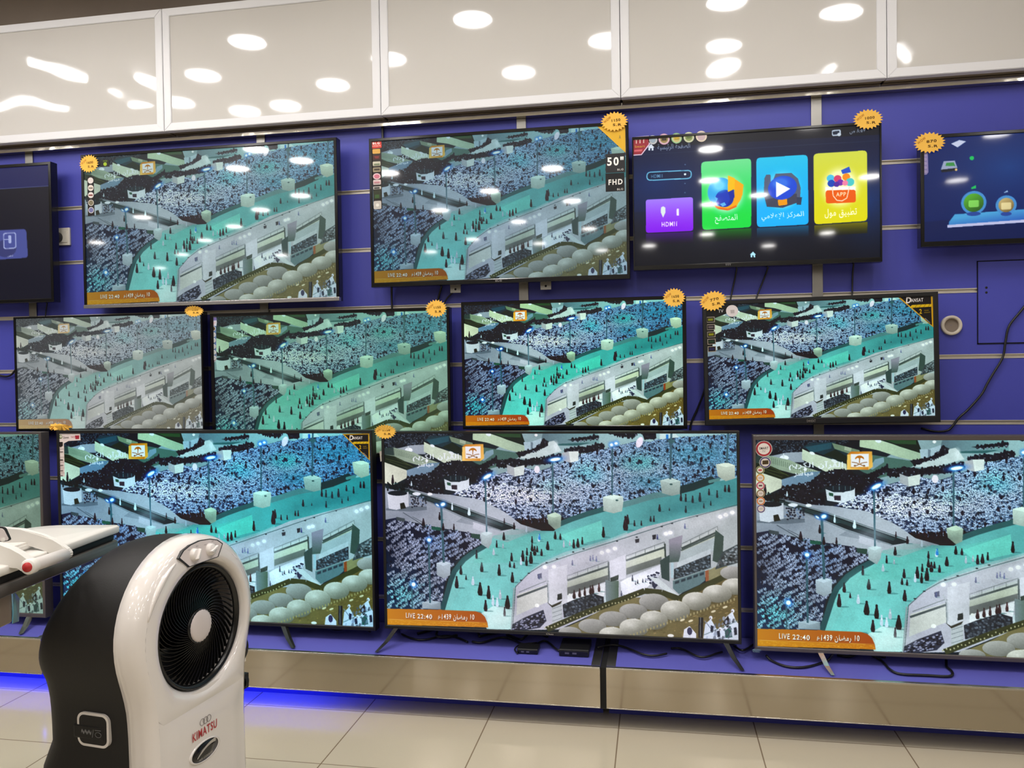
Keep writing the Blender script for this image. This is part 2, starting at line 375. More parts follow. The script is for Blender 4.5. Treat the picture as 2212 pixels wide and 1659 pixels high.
    # --- the great crowd in white
    big = [(470, 402), (590, 345), (745, 285), (880, 245), (1000, 262), (1120, 218), (1230, 172), (1400, 132), (1560, 92), (1640, 98), (1700, 78), (2150, 55), (2150, 300), (1985, 320), (1810, 372), (1700, 398), (1500, 440), (1360, 470), (1140, 540), (1060, 548), (960, 600), (860, 566), (760, 486), (620, 425)]
    P(big, (44, 56, 86), (62, 98, 130), ((700, 400), (2100, 150)))
    for x, y in lattice(big, 13, 9.5, -.2, .42, rng):
        wht = math.exp(-(((x-880)/330)**2+((y-405)/60)**2))+.7*math.exp(-(((x-1560)/180)**2+((y-250)/50)**2))+.45*math.exp(-(((x-1280)/200)**2+((y-330)/45)**2))
        cy = .9*math.exp(-(((x-1580)/90)**2+((y-215)/45)**2))+.6*math.exp(-(((x-1260)/80)**2+((y-255)/50)**2))+.4*math.exp(-(((x-1060)/90)**2+((y-350)/40)**2))
        t = min(max((x-700)/1300, 0), 1)
        base = np.array((196, 206, 238))*(1-t)+np.array((118, 168, 206))*t
        c = base*(1-min(wht, 1))+np.array((236, 236, 255))*min(wht, 1); c = c*(1-min(cy, 1)*.8)+np.array((130, 236, 232))*min(cy, 1)*.8
        edge = min(max((y-(545-(x-1000)*.2))/-60, 0), 1) if x > 900 else min(max((y-(400+(x-560)*.4))/-60, 0), 1)
        pw = .60+.4*min(wht+cy*.5, 1)-.3*(1-edge)
        if rng.random() < pw+.12:
            E(x, y, rng.uniform(6.5, 10.5), rng.uniform(4.2, 6.2), np.minimum(c*rng.uniform(.86, 1.12), 255), rot=-.2)
            E(x+rng.uniform(-4, 4), y-3.5, 2.2, 2.4, (34, 38, 58))
        elif rng.random() < .55:
            E(x, y, rng.uniform(3.5, 6), rng.uniform(4.5, 8), np.array((30, 34, 52))*rng.uniform(.5, 1.5))
        else:
            E(x, y, 6, 4, c*.55)
    for x, y, rx, ry in ((1560, 230, 150, 60), (1900, 170, 200, 70), (1280, 300, 120, 50), (1640, 330, 150, 50)): E(x, y, rx, ry, (60, 170, 190), alpha=.28, soft=.6)
    for x, y in g.inside(big, 70, rng):
        for k in range(int(rng.integers(3, 7))): E(x+rng.uniform(-22, 22), y+rng.uniform(-9, 9), rng.uniform(4, 8), rng.uniform(5, 10), np.array((30, 38, 56))*rng.uniform(.5, 1.4), alpha=.9)
    for x, y in g.inside(big, 110, rng): E(x, y, rng.uniform(5, 9), rng.uniform(9, 17), (20, 16, 30), alpha=.9)
    P([(845, 545), (960, 575), (1040, 560), (1110, 545), (1130, 560), (1070, 615), (960, 612), (860, 570)], (24, 22, 30))
    for x, y in lattice([(850, 545), (1130, 540), (1120, 590), (1040, 612), (950, 610)], 13, 10, -.1, .4, rng): E(x, y, 6, 9, (20+20*rng.random(), 18, 26))
    # --- left plaza, canal
    P([(80, 350), (230, 365), (330, 392), (470, 402), (640, 430), (780, 500), (880, 575), (1000, 612), (860, 640), (700, 660), (560, 640), (430, 600), (240, 560), (80, 548)], (146, 152, 168), (176, 182, 196), ((200, 420), (650, 600)))
    P([(90, 480), (235, 468), (330, 470), (330, 490), (240, 500), (90, 492)], (78, 88, 100), alpha=.7); P([(560, 520), (760, 590), (700, 600), (500, 560)], (120, 128, 142), alpha=.6)
    P([(600, 560), (690, 590), (680, 625), (600, 600)], (196, 198, 214))
    P([(85, 345), (230, 368), (430, 432), (850, 586), (838, 600), (770, 612), (530, 524), (360, 448), (180, 380), (88, 362)], (28, 38, 44))
    P([(110, 350), (230, 380), (430, 446), (780, 578), (770, 590), (420, 462), (220, 395)], (44, 62, 66), alpha=.8)
    Ln([(230, 372), (430, 436), (850, 592)], 6, (132, 144, 152)); Ln([(190, 382), (360, 452), (530, 530), (765, 614)], 4, (110, 122, 132))
    Ln([(245, 530), (300, 560)], 4, (80, 86, 96)); Ln([(190, 505), (300, 574)], 5, (74, 82, 92))
    for q in ([(85, 330), (200, 335), (205, 380), (100, 372)],):
        for x, y in g.inside(q, 60, rng): E(x, y, 5, 9, (16, 20, 24))
    for x, y in lattice([(235, 405), (330, 410), (325, 470), (230, 478)], 14, 11, 0, .4, rng): E(x, y, 6, 5, (120, 135, 165) if rng.random() < .4 else (34, 36, 50))
    # --- lower left crowd
    low = [(82, 548), (150, 535), (240, 565), (330, 580), (430, 600), (560, 620), (640, 640), (650, 692), (560, 740), (470, 820), (440, 900), (420, 1000), (408, 1075), (90, 1075)]
    P(low, (12, 16, 32))
    P(low, (20, 24, 46), (34, 60, 88), ((300, 600), (150, 1060)), .8)
    for x, y in lattice(low, 54, 24, -.62, .4, rng):
        cy = math.exp(-(((x-150)/130)**2+((y-1000)/100)**2)); bl = math.exp(-(((x-370)/110)**2+((y-690)/110)**2))
        c = np.array((176, 184, 214))*(1-cy)*(1-bl*.5)+np.array((128, 214, 232))*cy+np.array((110, 152, 214))*bl*.5
        for k in range(int(rng.integers(3, 6))):
            px, py = x+k*12+rng.uniform(-3, 3), y-k*8+rng.uniform(-3, 3)
            if not pip(np.array([[px, py]]), np.array(low, float))[0]: continue
            E(px, py, 9.5, 8, c*rng.uniform(.72, 1.12), rot=-.6); E(px+4.5, py+7, 6, 4.5, c*.78, rot=-.6)
            E(px-1, py-5.5, 3, 3.2, (14, 14, 28)); E(px-6, py+3, 1.6, 4.6, (16, 18, 34), rot=.5)
    for x, y in g.inside(low, 130, rng): E(x, y, rng.uniform(3, 8), rng.uniform(4, 9), (16, 14, 30), alpha=.85)
    for q, c in (([(356, 588), (410, 592), (410, 612), (358, 606)], (30, 86, 74)), ([(588, 628), (642, 634), (640, 664), (590, 652)], (40, 66, 60)), ([(150, 530), (200, 540), (200, 560), (152, 550)], (44, 52, 54))): P(q, c)
    # --- the teal road
    road = [(412, 1075), (440, 960), (480, 850), (560, 775), (690, 705), (720, 640), (860, 636), (960, 612), (1070, 616), (1130, 572), (1360, 492), (1480, 470), (1700, 408), (1810, 392), (1990, 335), (2150, 306), (2150, 480), (1900, 530), (1600, 600), (1400, 680), (1100, 770), (950, 850), (850, 940), (822, 1190), (690, 1190), (680, 1110), (640, 1085)]
    P(road, (128, 200, 200), (74, 146, 150), ((600, 900), (2000, 360)))
    P([(690, 705), (860, 640), (1100, 620), (1350, 560), (1365, 650), (1000, 780), (800, 800), (600, 800)], (104, 190, 182), alpha=.55)
    P([(1110, 640), (1350, 553), (1360, 660), (1180, 700)], (120, 214, 204), alpha=.8)
    P([(460, 1075), (560, 900), (800, 880), (830, 1000), (690, 1100)], (126, 206, 206), alpha=.6)
    P([(640, 1100), (720, 1050), (830, 1060), (822, 1190), (680, 1190)], (206, 238, 240), alpha=.85)
    P([(700, 650), (840, 600), (960, 615), (800, 680)], (150, 178, 182), alpha=.7)
    # curved low walls
    for pts, wd, c in (([(668, 702), (600, 740), (545, 782), (490, 850), (468, 905), (448, 975), (420, 1070)], 30, (42, 78, 84)), ([(1105, 575), (1180, 545), (1270, 515), (1365, 488)], 30, (48, 88, 92)),
                       ([(1480, 462), (1560, 440), (1650, 412), (1740, 398)], 34, (92, 136, 140)), ([(1800, 380), (1880, 360), (1985, 322)], 44, (26, 50, 54)), ([(1980, 330), (2030, 318)], 18, (90, 140, 140))):
        Ln(pts, wd, c)
        for x, y in pts: E(x, y, wd/2, wd/2, c)
    # planters with lamp posts
    for q, c in (([(1355, 418), (1415, 402), (1478, 415), (1484, 440), (1472, 500), (1420, 513), (1362, 498)], (206, 226, 220)), ([(1688, 322), (1755, 306), (1812, 326), (1802, 402), (1760, 412), (1715, 396)], (184, 206, 202)),
                 ([(2012, 230), (2080, 219), (2128, 236), (2126, 312), (2072, 328), (2040, 300)], (206, 222, 208)), ([(1030, 522), (1080, 505), (1118, 525), (1108, 592), (1080, 608), (1050, 572)], (184, 206, 190)),
                 ([(643, 626), (680, 616), (714, 626), (706, 682), (690, 718), (650, 690)], (190, 206, 214)), ([(383, 802), (425, 788), (470, 800), (463, 872), (430, 892), (388, 872)], (196, 210, 226)), ([(298, 1030), (352, 1020), (412, 1030), (410, 1072), (300, 1068)], (160, 176, 190))):
        q = [((x-sum(u for u, _ in q)/len(q))*.96+sum(u for u, _ in q)/len(q), y) for x, y in q]; n_ = len(q); q = q[:3]+[(q[3][0]+(q[2][0]-q[3][0])*.55, q[3][1])]+q[4:-1]+[(q[-1][0]+(q[0][0]-q[-1][0])*.55, q[-1][1])]; P(q, c, tuple(.78*v for v in c), (q[1], q[-2])); t = q[:3]; P([t[0], t[1], t[2], ((t[0][0]+t[2][0])/2, t[0][1]+16)], tuple(min(255, 1.08*v) for v in c))
    for x, y in ((1440, 437), (1755, 345)): E(x, y, 8, 5, (60, 90, 92))
    # round enclosures and white booths
    P([(432, 310), (470, 326), (520, 328), (578, 304), (578, 362), (520, 386), (440, 372)], (206, 212, 224)); E(506, 306, 72, 18, (24, 34, 44)); P([(474, 345), (508, 345), (508, 372), (476, 370)], (46, 38, 50)); P([(448, 328), (470, 333), (470, 350), (450, 345)], (40, 76, 62))
    for x in (470, 500, 530, 556): Ln([(x, 294), (x, 316)], 3, (90, 110, 118))
    P([(97, 392), (150, 408), (222, 384), (224, 470), (150, 490), (106, 482)], (206, 208, 222)); E(158, 392, 60, 15, (22, 28, 36)); P([(172, 452), (196, 446), (208, 480), (176, 486)], (34, 34, 28))
    for q, m in (([(798, 226), (840, 244), (902, 230), (899, 286), (845, 297), (802, 276)], 1), ([(1122, 160), (1160, 152), (1217, 150), (1216, 206), (1170, 217), (1128, 205)], 1)):
        P(q, (214, 222, 222)); P([q[0], q[1], q[4], q[5]], (168, 172, 180))
    E(975, 256, 16, 22, (248, 240, 255)); E(1572, 100, 18, 32, (246, 236, 255), rot=.4); E(1085, 120, 16, 30, (214, 226, 232), soft=.5); E(970, 56, 9, 8, (250, 250, 255)); E(270, 396, 26, 10, (240, 242, 255)); E(348, 398, 16, 9, (246, 246, 255))
    P([(1690, 50), (1780, 50), (1800, 72), (1690, 84)], (200, 224, 226)); P([(1725, 55), (1740, 55), (1740, 82), (1726, 82)], (40, 120, 200))
    # lamp posts
    for pts, wd in (([(1066, 205), (1068, 505)], 9), ([(1414, 112), (1412, 408)], 9), ([(1757, 45), (1750, 315)], 12), ([(2086, 45), (2078, 222)], 12), ([(672, 300), (680, 620)], 9), ([(414, 466), (428, 798)], 13), ([(340, 680), (347, 1035)], 10), ([(240, 930), (242, 1072)], 9)): Ln(pts, wd, (62, 96, 110))
    E(1757, 95, 20, 12, (60, 96, 104))
    for x, y, rx, ry, rot in ((1082, 198, 34, 10, -.15), (685, 296, 30, 11, -.5), (1410, 114, 11, 10, 0), (1436, 106, 11, 9, 0), (424, 458, 15, 11, -.4), (392, 462, 12, 5, .6), (342, 666, 13, 12, 0), (250, 926, 14, 14, -.6)):
        E(x, y, rx*1.9, ry*2.2, (40, 120, 250), rot, .55, .5); E(x, y, rx*1.2, ry*1.3, (140, 215, 255), rot, .9, .3); E(x, y, rx*.85, ry*.8, (252, 254, 255), rot)
    # --- people on the road and the plaza
    def person(x, y, h, c=(30, 20, 28)):
        E(x+h*.25, y+h*.45, h*.4, h*.06, (50, 100, 104), alpha=.5)
        w = rng.uniform(.62, .95); k_ = rng.uniform(.8, 1.25); c = tuple(min(255, v*k_) for v in c); P([(x-h*.07*w, y-h*.32), (x+h*.08*w, y-h*.3), (x+h*.16*w, y), (x+h*.2*w, y+h*.3), (x+h*.14*w, y+h*.48), (x-h*.12*w, y+h*.46), (x-h*.2*w, y+h*.25), (x-h*.15*w, y-h*.02)], c)
        E(x, y-h*.36, h*.075, h*.1, c); E(x+h*.02, y-h*.1, h*.05, h*.1, tuple(min(255, v*2+20) for v in c), alpha=.5)
    for x, y, h in ((650, 825, 62), (752, 842, 72), (640, 952, 84), (690, 972, 84), (945, 665, 44), (1036, 700, 56), (1188, 690, 56), (1212, 685, 56), (1238, 672, 48), (1361, 622, 66), (1490, 570, 92), (1502, 548, 60), (1542, 570, 38), (1582, 570, 32), (1636, 545, 36), (1655, 545, 40),
                    (1688, 482, 46), (1745, 490, 20), (1812, 420, 48), (1840, 424, 50), (1880, 432, 46), (1922, 420, 58), (1975, 390, 42), (2022, 402, 48), (2068, 370, 44), (2090, 370, 46), (503, 912, 78), (528, 842, 58), (620, 750, 56), (558, 886, 30), (738, 690, 46), (780, 645, 50),
                    (672, 1050, 72), (800, 1030, 86), (783, 1085, 60), (829, 885, 66), (825, 766, 54), (815, 808, 40), (840, 815, 36), (890, 760, 70), (912, 790, 60), (938, 770, 76), (960, 730, 60), (1000, 740, 44), (915, 735, 48), (945, 710, 50), (975, 720, 40), (404, 526, 50), (309, 562, 52), (488, 590, 40), (425, 590, 48), (840, 585, 44), (783, 555, 34), (130, 310, 56), (1110, 648, 40), (1080, 640, 50), (1945, 470, 32), (1985, 455, 30), (1840, 490, 44)):
        person(x, y, h)
    for x, y, h in ((598, 905, 56), (720, 735, 44), (715, 1020, 66), (740, 1030, 60), (757, 985, 60), (478, 470, 46), (577, 500, 50), (912, 605, 36), (1130, 690, 44), (1165, 685, 38), (775, 700, 34), (880, 790, 50), (985, 655, 46), (240, 335, 30)): person(x, y, h, (190, 206, 224))
    person(988, 648, 40, (50, 120, 190))
    # --- the building along the road
    P([(850, 932), (940, 848), (1010, 802), (1200, 735), (1400, 672), (1600, 592), (1900, 522), (2150, 468), (2150, 830), (1950, 885), (1800, 990), (1440, 1040), (1100, 1190), (820, 1195)], (192, 190, 208), (176, 184, 188), ((900, 900), (2100, 640)))
    P([(930, 850), (1000, 800), (1130, 740), (1400, 660), (1500, 620), (1500, 650), (1400, 690), (1200, 750), (1000, 830)], (172, 196, 202), alpha=.6)
    Ln([(848, 940), (925, 862), (1005, 812), (1200, 745), (1500, 652), (1800, 556), (2150, 462)], 4, (70, 88, 94)); Ln([(840, 945), (834, 1030), (822, 1190)], 8, (150, 164, 172)); Ln([(848, 940), (830, 1185)], 3, (60, 74, 76))
    for x, y in ((925, 862), (880, 902), (1030, 800), (1090, 778), (1185, 738), (1245, 720), (1440, 674), (1555, 652), (1700, 590), (1760, 572), (1905, 530)): E(x, y, 7, 4, (40, 48, 54))
    P([(975, 868), (1000, 860), (1002, 890), (978, 892)], (70, 72, 96)); P([(1545, 665), (1570, 660), (1568, 682), (1548, 686)], (50, 50, 58)); P([(1645, 640), (1668, 636), (1666, 662), (1648, 668)], (44, 44, 52))
    for x, y in ((1285, 775), (1300, 770), (1320, 778), (1180, 800), (985, 880), (1675, 650), (1835, 588)): person(x, y, 34, (64, 70, 110))
    # bays
    P([(858, 985), (1032, 925), (1036, 1030), (960, 1060), (852, 1108)], (212, 212, 212)); Ln([(868, 972), (1030, 905)], 4, (110, 118, 122)); Ln([(856, 1002), (1034, 935)], 12, (74, 82, 86)); Ln([(1036, 905), (1042, 1035)], 9, (60, 74, 76))
    P([(828, 1160), (900, 1120), (1010, 1075), (1028, 1140), (990, 1180), (900, 1195), (824, 1195)], (52, 54, 70))
    for x, y in lattice([(830, 1160), (1010, 1080), (1025, 1140), (960, 1185), (830, 1190)], 15, 11, -.35, .35, rng): E(x, y, 7, 4, (150, 150, 178) if rng.random() < .45 else (24, 24, 32), rot=-.4)
    E(973, 1050, 13, 11, (255, 255, 255))
    P([(1040, 840), (1150, 810), (1150, 1060), (1100, 1085), (1040, 1040)], (214, 214, 226)); Ln([(1018, 880), (1040, 925), (1042, 1020)], 8, (178, 182, 192)); P([(1092, 985), (1118, 978), (1120, 1012), (1092, 1020)], (40, 44, 44)); P([(1058, 1045), (1118, 1026), (1122, 1140), (1062, 1165)], (188, 192, 200))
    for k in range(4): Ln([(1062, 1070+k*24), (1120, 1050+k*24)], 3, (120, 126, 134))
    P([(1030, 1030), (1060, 1050), (1120, 1022), (1110, 1040), (1062, 1062)], (54, 52, 46))
    for (ax, ay), (bx, by), op in (((1150, 885), (1390, 800), 1), ((1492, 770), (1716, 690), 2), ((1815, 700), (2024, 600), 3)):
        P([(ax, ay), (bx, by), (bx, by+40), (ax, ay+38)], (196, 202, 204)); Ln([(ax, ay-8), (bx, by-10)], 3, (96, 104, 104))
        for k in range(5): t = k/4; Ln([(ax+(bx-ax)*t, ay+(by-ay)*t-10), (ax+(bx-ax)*t, ay+(by-ay)*t+14)], 3, (110, 118, 118))
        Ln([(ax, ay+18), (bx, by+22)], 11, (66, 76, 76)); P([(ax, ay+26), (bx, by+28), (bx, by+80), (ax, ay+76)], (196, 202, 188))
    P([(1150, 945), (1388, 872), (1388, 905), (1150, 990)], (104, 108, 108)); P([(1494, 832), (1700, 765), (1700, 805), (1494, 872)], (104, 110, 108))
    P([(1150, 990), (1372, 915), (1366, 995), (1150, 1040)], (244, 246, 255))
    for x in (1190, 1222, 1252, 1285, 1298, 1335): person(x, 985-(x-1190)*.28, 56, (60, 40, 44))
    E(1165, 988, 9, 8, (255, 255, 255))
    P([(1122, 1045), (1180, 1020), (1300, 980), (1362, 1000), (1364, 1050), (1130, 1122)], (40, 44, 54))
    for x, y in lattice([(1125, 1045), (1300, 985), (1360, 1005), (1360, 1050), (1135, 1118)], 15, 11, -.3, .4, rng): E(x, y, 6, 6, np.array((96, 104, 118))*rng.uniform(.3, 1.1))
    Ln([(1124, 1128), (1368, 1058)], 9, (198, 206, 222)); P([(1364, 985), (1386, 1000), (1384, 1050), (1366, 1052)], (206, 220, 230))
    P([(1372, 900), (1400, 905), (1450, 905), (1448, 1030), (1400, 1050), (1376, 1050)], (122, 136, 142), (78, 96, 84), ((1380, 960), (1450, 960))); Ln([(1390, 795), (1394, 905)], 9, (66, 76, 78))
    P([(1396, 790), (1490, 752), (1492, 890), (1440, 905), (1400, 880)], (218, 218, 232)); P([(1400, 890), (1450, 870), (1448, 900), (1404, 912)], (44, 54, 50))
    P([(1460, 912), (1500, 890), (1692, 812), (1690, 872), (1610, 950), (1470, 1020)], (238, 240, 255))
    for x, y, h in ((1530, 890, 40), (1560, 912, 26), (1590, 905, 26), (1548, 920, 22), (1480, 1000, 30), (1510, 990, 26), (1466, 980, 34), (1606, 905, 22)): person(x, y, h, (70, 74, 92))
    for x, y in lattice([(1600, 890), (1680, 850), (1690, 930), (1660, 950)], 13, 11, 0, .4, rng): E(x, y, 7, 6, (46, 50, 70) if rng.random() < .6 else (176, 180, 200))
    P([(1742, 665), (1822, 640), (1806, 770), (1800, 795), (1745, 800)], (146, 142, 158), (70, 88, 84), ((1780, 680), (1780, 800))); P([(1690, 790), (1745, 755), (1745, 910), (1700, 890)], (54, 70, 70)); Ln([(1718, 690), (1722, 770)], 10, (60, 70, 68)); P([(1752, 800), (1770, 800), (1768, 890), (1754, 890)], (176, 200, 212))
    P([(1816, 735), (2018, 650), (2016, 720), (1985, 742), (1790, 820)], (176, 188, 194)); Ln([(1812, 730), (2022, 636)], 9, (76, 88, 86)); P([(1790, 800), (1985, 720), (1985, 748), (1790, 832)], (200, 210, 218))
    P([(1772, 838), (1985, 752), (1986, 832), (1770, 900)], (44, 52, 60))
    for x, y in lattice([(1775, 840), (1982, 758), (1984, 830), (1775, 895)], 14, 10, -.4, .4, rng): E(x, y, 6, 5, np.array((116, 132, 146))*rng.uniform(.3, 1.1))
    P([(1765, 905), (1952, 845), (1952, 905), (1920, 930), (1800, 985), (1765, 950)], (98, 122, 128)); Ln([(1768, 905), (1990, 830)], 5, (150, 168, 172))
    for k in range(5): P([(1776+k*36, 912-k*12), (1802+k*36, 903-k*12), (1802+k*36, 918-k*12), (1776+k*36, 927-k*12)], (48, 60, 70))
    P([(1952, 850), (1975, 842), (1975, 905), (1955, 912)], (150, 92, 66)); P([(1972, 845), (2060, 805), (2110, 850), (2000, 910), (1974, 910)], (138, 134, 104))
    P([(2012, 610), (2060, 648), (2052, 800), (2020, 800), (1995, 790)], (62, 78, 74)); P([(2050, 740), (2150, 690), (2150, 800), (2010, 840)], (60, 70, 74))
    for x, y in lattice([(2055, 745), (2145, 700), (2145, 795), (2020, 830)], 14, 11, -.2, .4, rng): E(x, y, 7, 6, np.array((150, 160, 168))*rng.uniform(.2, 1))
    P([(1618, 880), (1682, 892), (1800, 992), (1790, 1005), (1700, 950)], (206, 214, 220))
    for x, y in ((1020, 826), (1073, 824), (1352, 742), (1388, 732), (1428, 718), (1725, 632), (1750, 626), (2040, 535), (2072, 523), (2110, 510)): E(x, y, 22, 18, (236, 236, 255), 0, .6, .5); E(x, y, 13, 11, (255, 255, 255))
    # --- hedge, domes, the terrace at the lower right
    P([(1100, 1195), (1250, 1130), (1480, 1005), (1800, 1000), (2150, 850), (2150, 1260), (1100, 1240)], (122, 114, 82), (98, 86, 58), ((1500, 1050), (2100, 1230)))
    for x, y in g.inside([(1450, 1220), (1800, 1120), (2140, 960), (2140, 1240), (1600, 1235)], 500, rng): E(x, y, rng.uniform(3, 16), rng.uniform(2, 4), np.array((128, 112, 78))*rng.uniform(.6, 1.35), -.35, .6)
    Ln([(1030, 1190), (1250, 1095), (1480, 1010), (1600, 965), (1700, 975), (1800, 1012), (1900, 960), (2150, 842)], 34, (58, 60, 40))
    for k in range(90):
        t = k/90; x = 1020+560*t; y = 1185-205*t; E(x, y+rng.uniform(-8, 8), 4, 5, (176, 172, 140) if k % 3 == 0 else (52, 54, 34))
    for x, y, rx, ry in ((2110, 862, 66, 38), (1655, 1030, 84, 48), (1535, 1084, 80, 44), (1416, 1128, 80, 44), (1296, 1170, 80, 42), (1165, 1206, 66, 32)): E(x, y+6, rx*1.05, ry*1.05, (66, 64, 56), alpha=.6, soft=.3); E(x, y, rx, ry, (186, 184, 184), 0, 1, 0, (100, 100, 96))
    for x, y, rx, ry in ((2125, 940, 72, 46), (2022, 982, 80, 50), (1902, 1026, 80, 52), (1778, 1080, 82, 58), (1654, 1136, 78, 54), (1538, 1180, 82, 52), (1412, 1220, 76, 44)):
        E(x, y+8, rx*1.04, ry*1.02, (70, 66, 52), alpha=.7, soft=.25); E(x, y, rx, ry, (222, 220, 214), 0, 1, 0, (92, 92, 82)); E(x-rx*.25, y-ry*.35, rx*.5, ry*.45, (232, 230, 226), 0, .5, .8); P([(x-26, y-ry*.88), (x+6, y-ry*1.05), (x+34, y-ry*.84)], (208, 206, 200))
    for k in range(34): t = k/34; E(1480+t*660, 1240-t*232, 4, 8, (158, 148, 112))
    for x, y in ((1868, 1140), (2000, 1085), (2068, 1060), (1820, 1135)): E(x, y, 14, 6, (214, 204, 176), -.4)
    P([(1915, 1120), (1942, 1120), (1938, 1240), (1912, 1238)], (34, 34, 40)); Ln([(1925, 1120), (1924, 1238)], 4, (120, 124, 130))
    P([(1940, 1250), (1952, 1160), (1985, 1128), (2020, 1190), (2062, 1180), (2070, 1120), (2110, 1085), (2130, 1140), (2150, 1160), (2150, 1260)], (212, 220, 238))
    P([(1822, 1245), (1830, 1190), (1862, 1170), (1900, 1215), (1900, 1250)], (226, 228, 244)); E(1862, 1200, 14, 22, (60, 60, 86)); E(1752, 1226, 18, 9, (240, 238, 236))
    P([(2055, 1150), (2085, 1110), (2100, 1150), (2080, 1180)], (34, 30, 34)); P([(2066, 1200), (2100, 1170), (2110, 1235), (2070, 1240)], (44, 84, 80)); Ln([(1945, 1222), (2140, 1140)], 5, (120, 140, 150)); Ln([(1950, 1140), (1990, 1190)], 5, (130, 140, 160))
    for x, y in ((1985, 1122), (2112, 1082), (2040, 1188)): E(x, y, 9, 11, (226, 230, 244)); E(x-3, y+3, 4, 5, (120, 110, 116))
    for x, y in g.inside([(1945, 1245), (1985, 1140), (2110, 1100), (2145, 1180), (2145, 1248)], 46, rng): E(x, y, rng.uniform(3, 9), rng.uniform(6, 16), np.array((150, 160, 184))*rng.uniform(.35, 1.3), .25, .8)
    for q in ([(1985, 1165), (2002, 1172), (1996, 1205), (1982, 1200)], [(2020, 1200), (2036, 1196), (2040, 1232), (2024, 1236)], [(2118, 1180), (2134, 1176), (2138, 1220), (2122, 1224)]): P(q, (40, 44, 60))
    for x, y, rx, ry, c, al in ((1100, 880, 150, 90, (236, 232, 250), .4), (1450, 800, 110, 90, (238, 236, 252), .35), (1280, 770, 200, 50, (234, 230, 246), .35), (1950, 560, 200, 60, (226, 226, 236), .35), (760, 1130, 110, 60, (230, 250, 252), .45),
                            (1850, 470, 260, 50, (40, 96, 104), .35), (620, 800, 120, 60, (150, 226, 220), .3), (250, 520, 170, 50, (120, 128, 146), .35), (660, 560, 120, 60, (196, 196, 214), .35), (120, 720, 90, 170, (8, 10, 24), .3), (1000, 590, 160, 40, (30, 40, 46), .3), (1240, 940, 130, 40, (70, 74, 74), .25), (1600, 830, 120, 36, (70, 76, 74), .25)):
        E(x, y, rx, ry, c, -.25, al, .7)
    def grain(n, seed):
        r = np.random.default_rng(seed); a = r.normal(0, 1, (n*9//16+3, n+3)); yy = np.linspace(0, n*9//16+1, g.h); xx = np.linspace(0, n+1, g.w); y0 = yy.astype(int); x0 = xx.astype(int); fy = (yy-y0)[:, None]; fx = (xx-x0)[None, :]
        t = a[y0][:, x0]*(1-fx)+a[y0][:, x0+1]*fx; u = a[y0+1][:, x0]*(1-fx)+a[y0+1][:, x0+1]*fx; return t*(1-fy)+u*fy
    g.a *= np.clip(1+.05*grain(12, 1)+.02*grain(60, 2)+.012*grain(260, 3)+.028*grain(600, 4), .6, 1.4)[..., None]
    # --- the date strap along the foot
    tick = [(85, 1068), (400, 1074), (615, 1084), (645, 1094), (668, 1116), (682, 1150), (686, 1176), (85, 1160)]
    P(tick, (196, 130, 48), (166, 84, 34), ((95, 1100), (640, 1110))); P([(88, 1130), (680, 1152), (686, 1178), (85, 1162)], (206, 142, 44), (196, 122, 36), ((95, 1140), (680, 1160))); Ln([(90, 1130), (680, 1150)], 2, (226, 176, 96))
    for x, y in g.inside([(95, 1136), (675, 1156), (680, 1172), (95, 1160)], 260, rng): E(x, y, 5, 1.5, (226, 168, 70), alpha=.6)
    for dx, dy, c in ((2.5, 2.5, (90, 40, 30)), (0, 0, (255, 250, 244))):
        g.text('LIVE', [(204+dx, 1122+dy), (258+dx, 1125+dy), (204+dx, 1092+dy)], c, .012); g.text('22:40', [(272+dx, 1126+dy), (358+dx, 1130+dy), (272+dx, 1098+dy)], c, .015)
        g.text(AR['date'], [(393+dx, 1140+dy), (606+dx, 1143+dy), (393+dx, 1098+dy)], c, .02)
    # --- channel badge and words
    P([(556, 108), (662, 106), (666, 190), (645, 206), (538, 204), (538, 124)], (196, 116, 40), (246, 196, 110), ((540, 110), (660, 200))); P([(538, 124), (556, 122), (556, 196), (644, 192), (644, 206), (538, 205)], (250, 206, 120), (206, 130, 56), ((538, 204), (650, 200)))
    P([(556, 121), (645, 119), (646, 189), (557, 191)], (240, 236, 244))
    Ln([(600, 168), (600, 140)], 5, (160, 90, 24))
    for k in range(11): a = math.pi*(.95+k*1.1/10.); Ln([(600, 141), (600+13*math.cos(a), 139+10*math.sin(a)), (600+22*math.cos(a), 146+13*math.sin(a))], 3.6, (186, 112, 34))
    for s in (-1, 1): Ln([(600+s*38, 165), (600+s*16, 168), (600-s*16, 183), (600-s*24, 188)], 4, (140, 92, 50)); Ln([(600-s*20, 180), (600-s*28, 186)], 5, (120, 80, 44))
    g.text(AR['quran'], [(249, 208), (518, 206), (249, 160)], (240, 244, 255), .025); g.text(AR['live'], [(274, 246), (370, 244), (274, 208)], (236, 240, 255), .025); E(330, 203, 9, 9, (244, 246, 255))
    return g.done()

def rrect(tl, tr, br, bl, r=.08):
    """rounded quad, corner radius as a share of the shorter side"""
    q = [np.array(p, float) for p in (tl, tr, br, bl)]; out = []
    for i in range(4):
        p, a, b = q[i], q[i-1], q[(i+1) % 4]
        s = r*min(np.linalg.norm(a-p), np.linalg.norm(b-p)); ua = (a-p)/np.linalg.norm(a-p)*s; ub = (b-p)/np.linalg.norm(b-p)*s
        for t in (0, .25, .5, .75, 1): out.append(tuple(p+ua*(1-t)**2+ub*t**2))
    return out

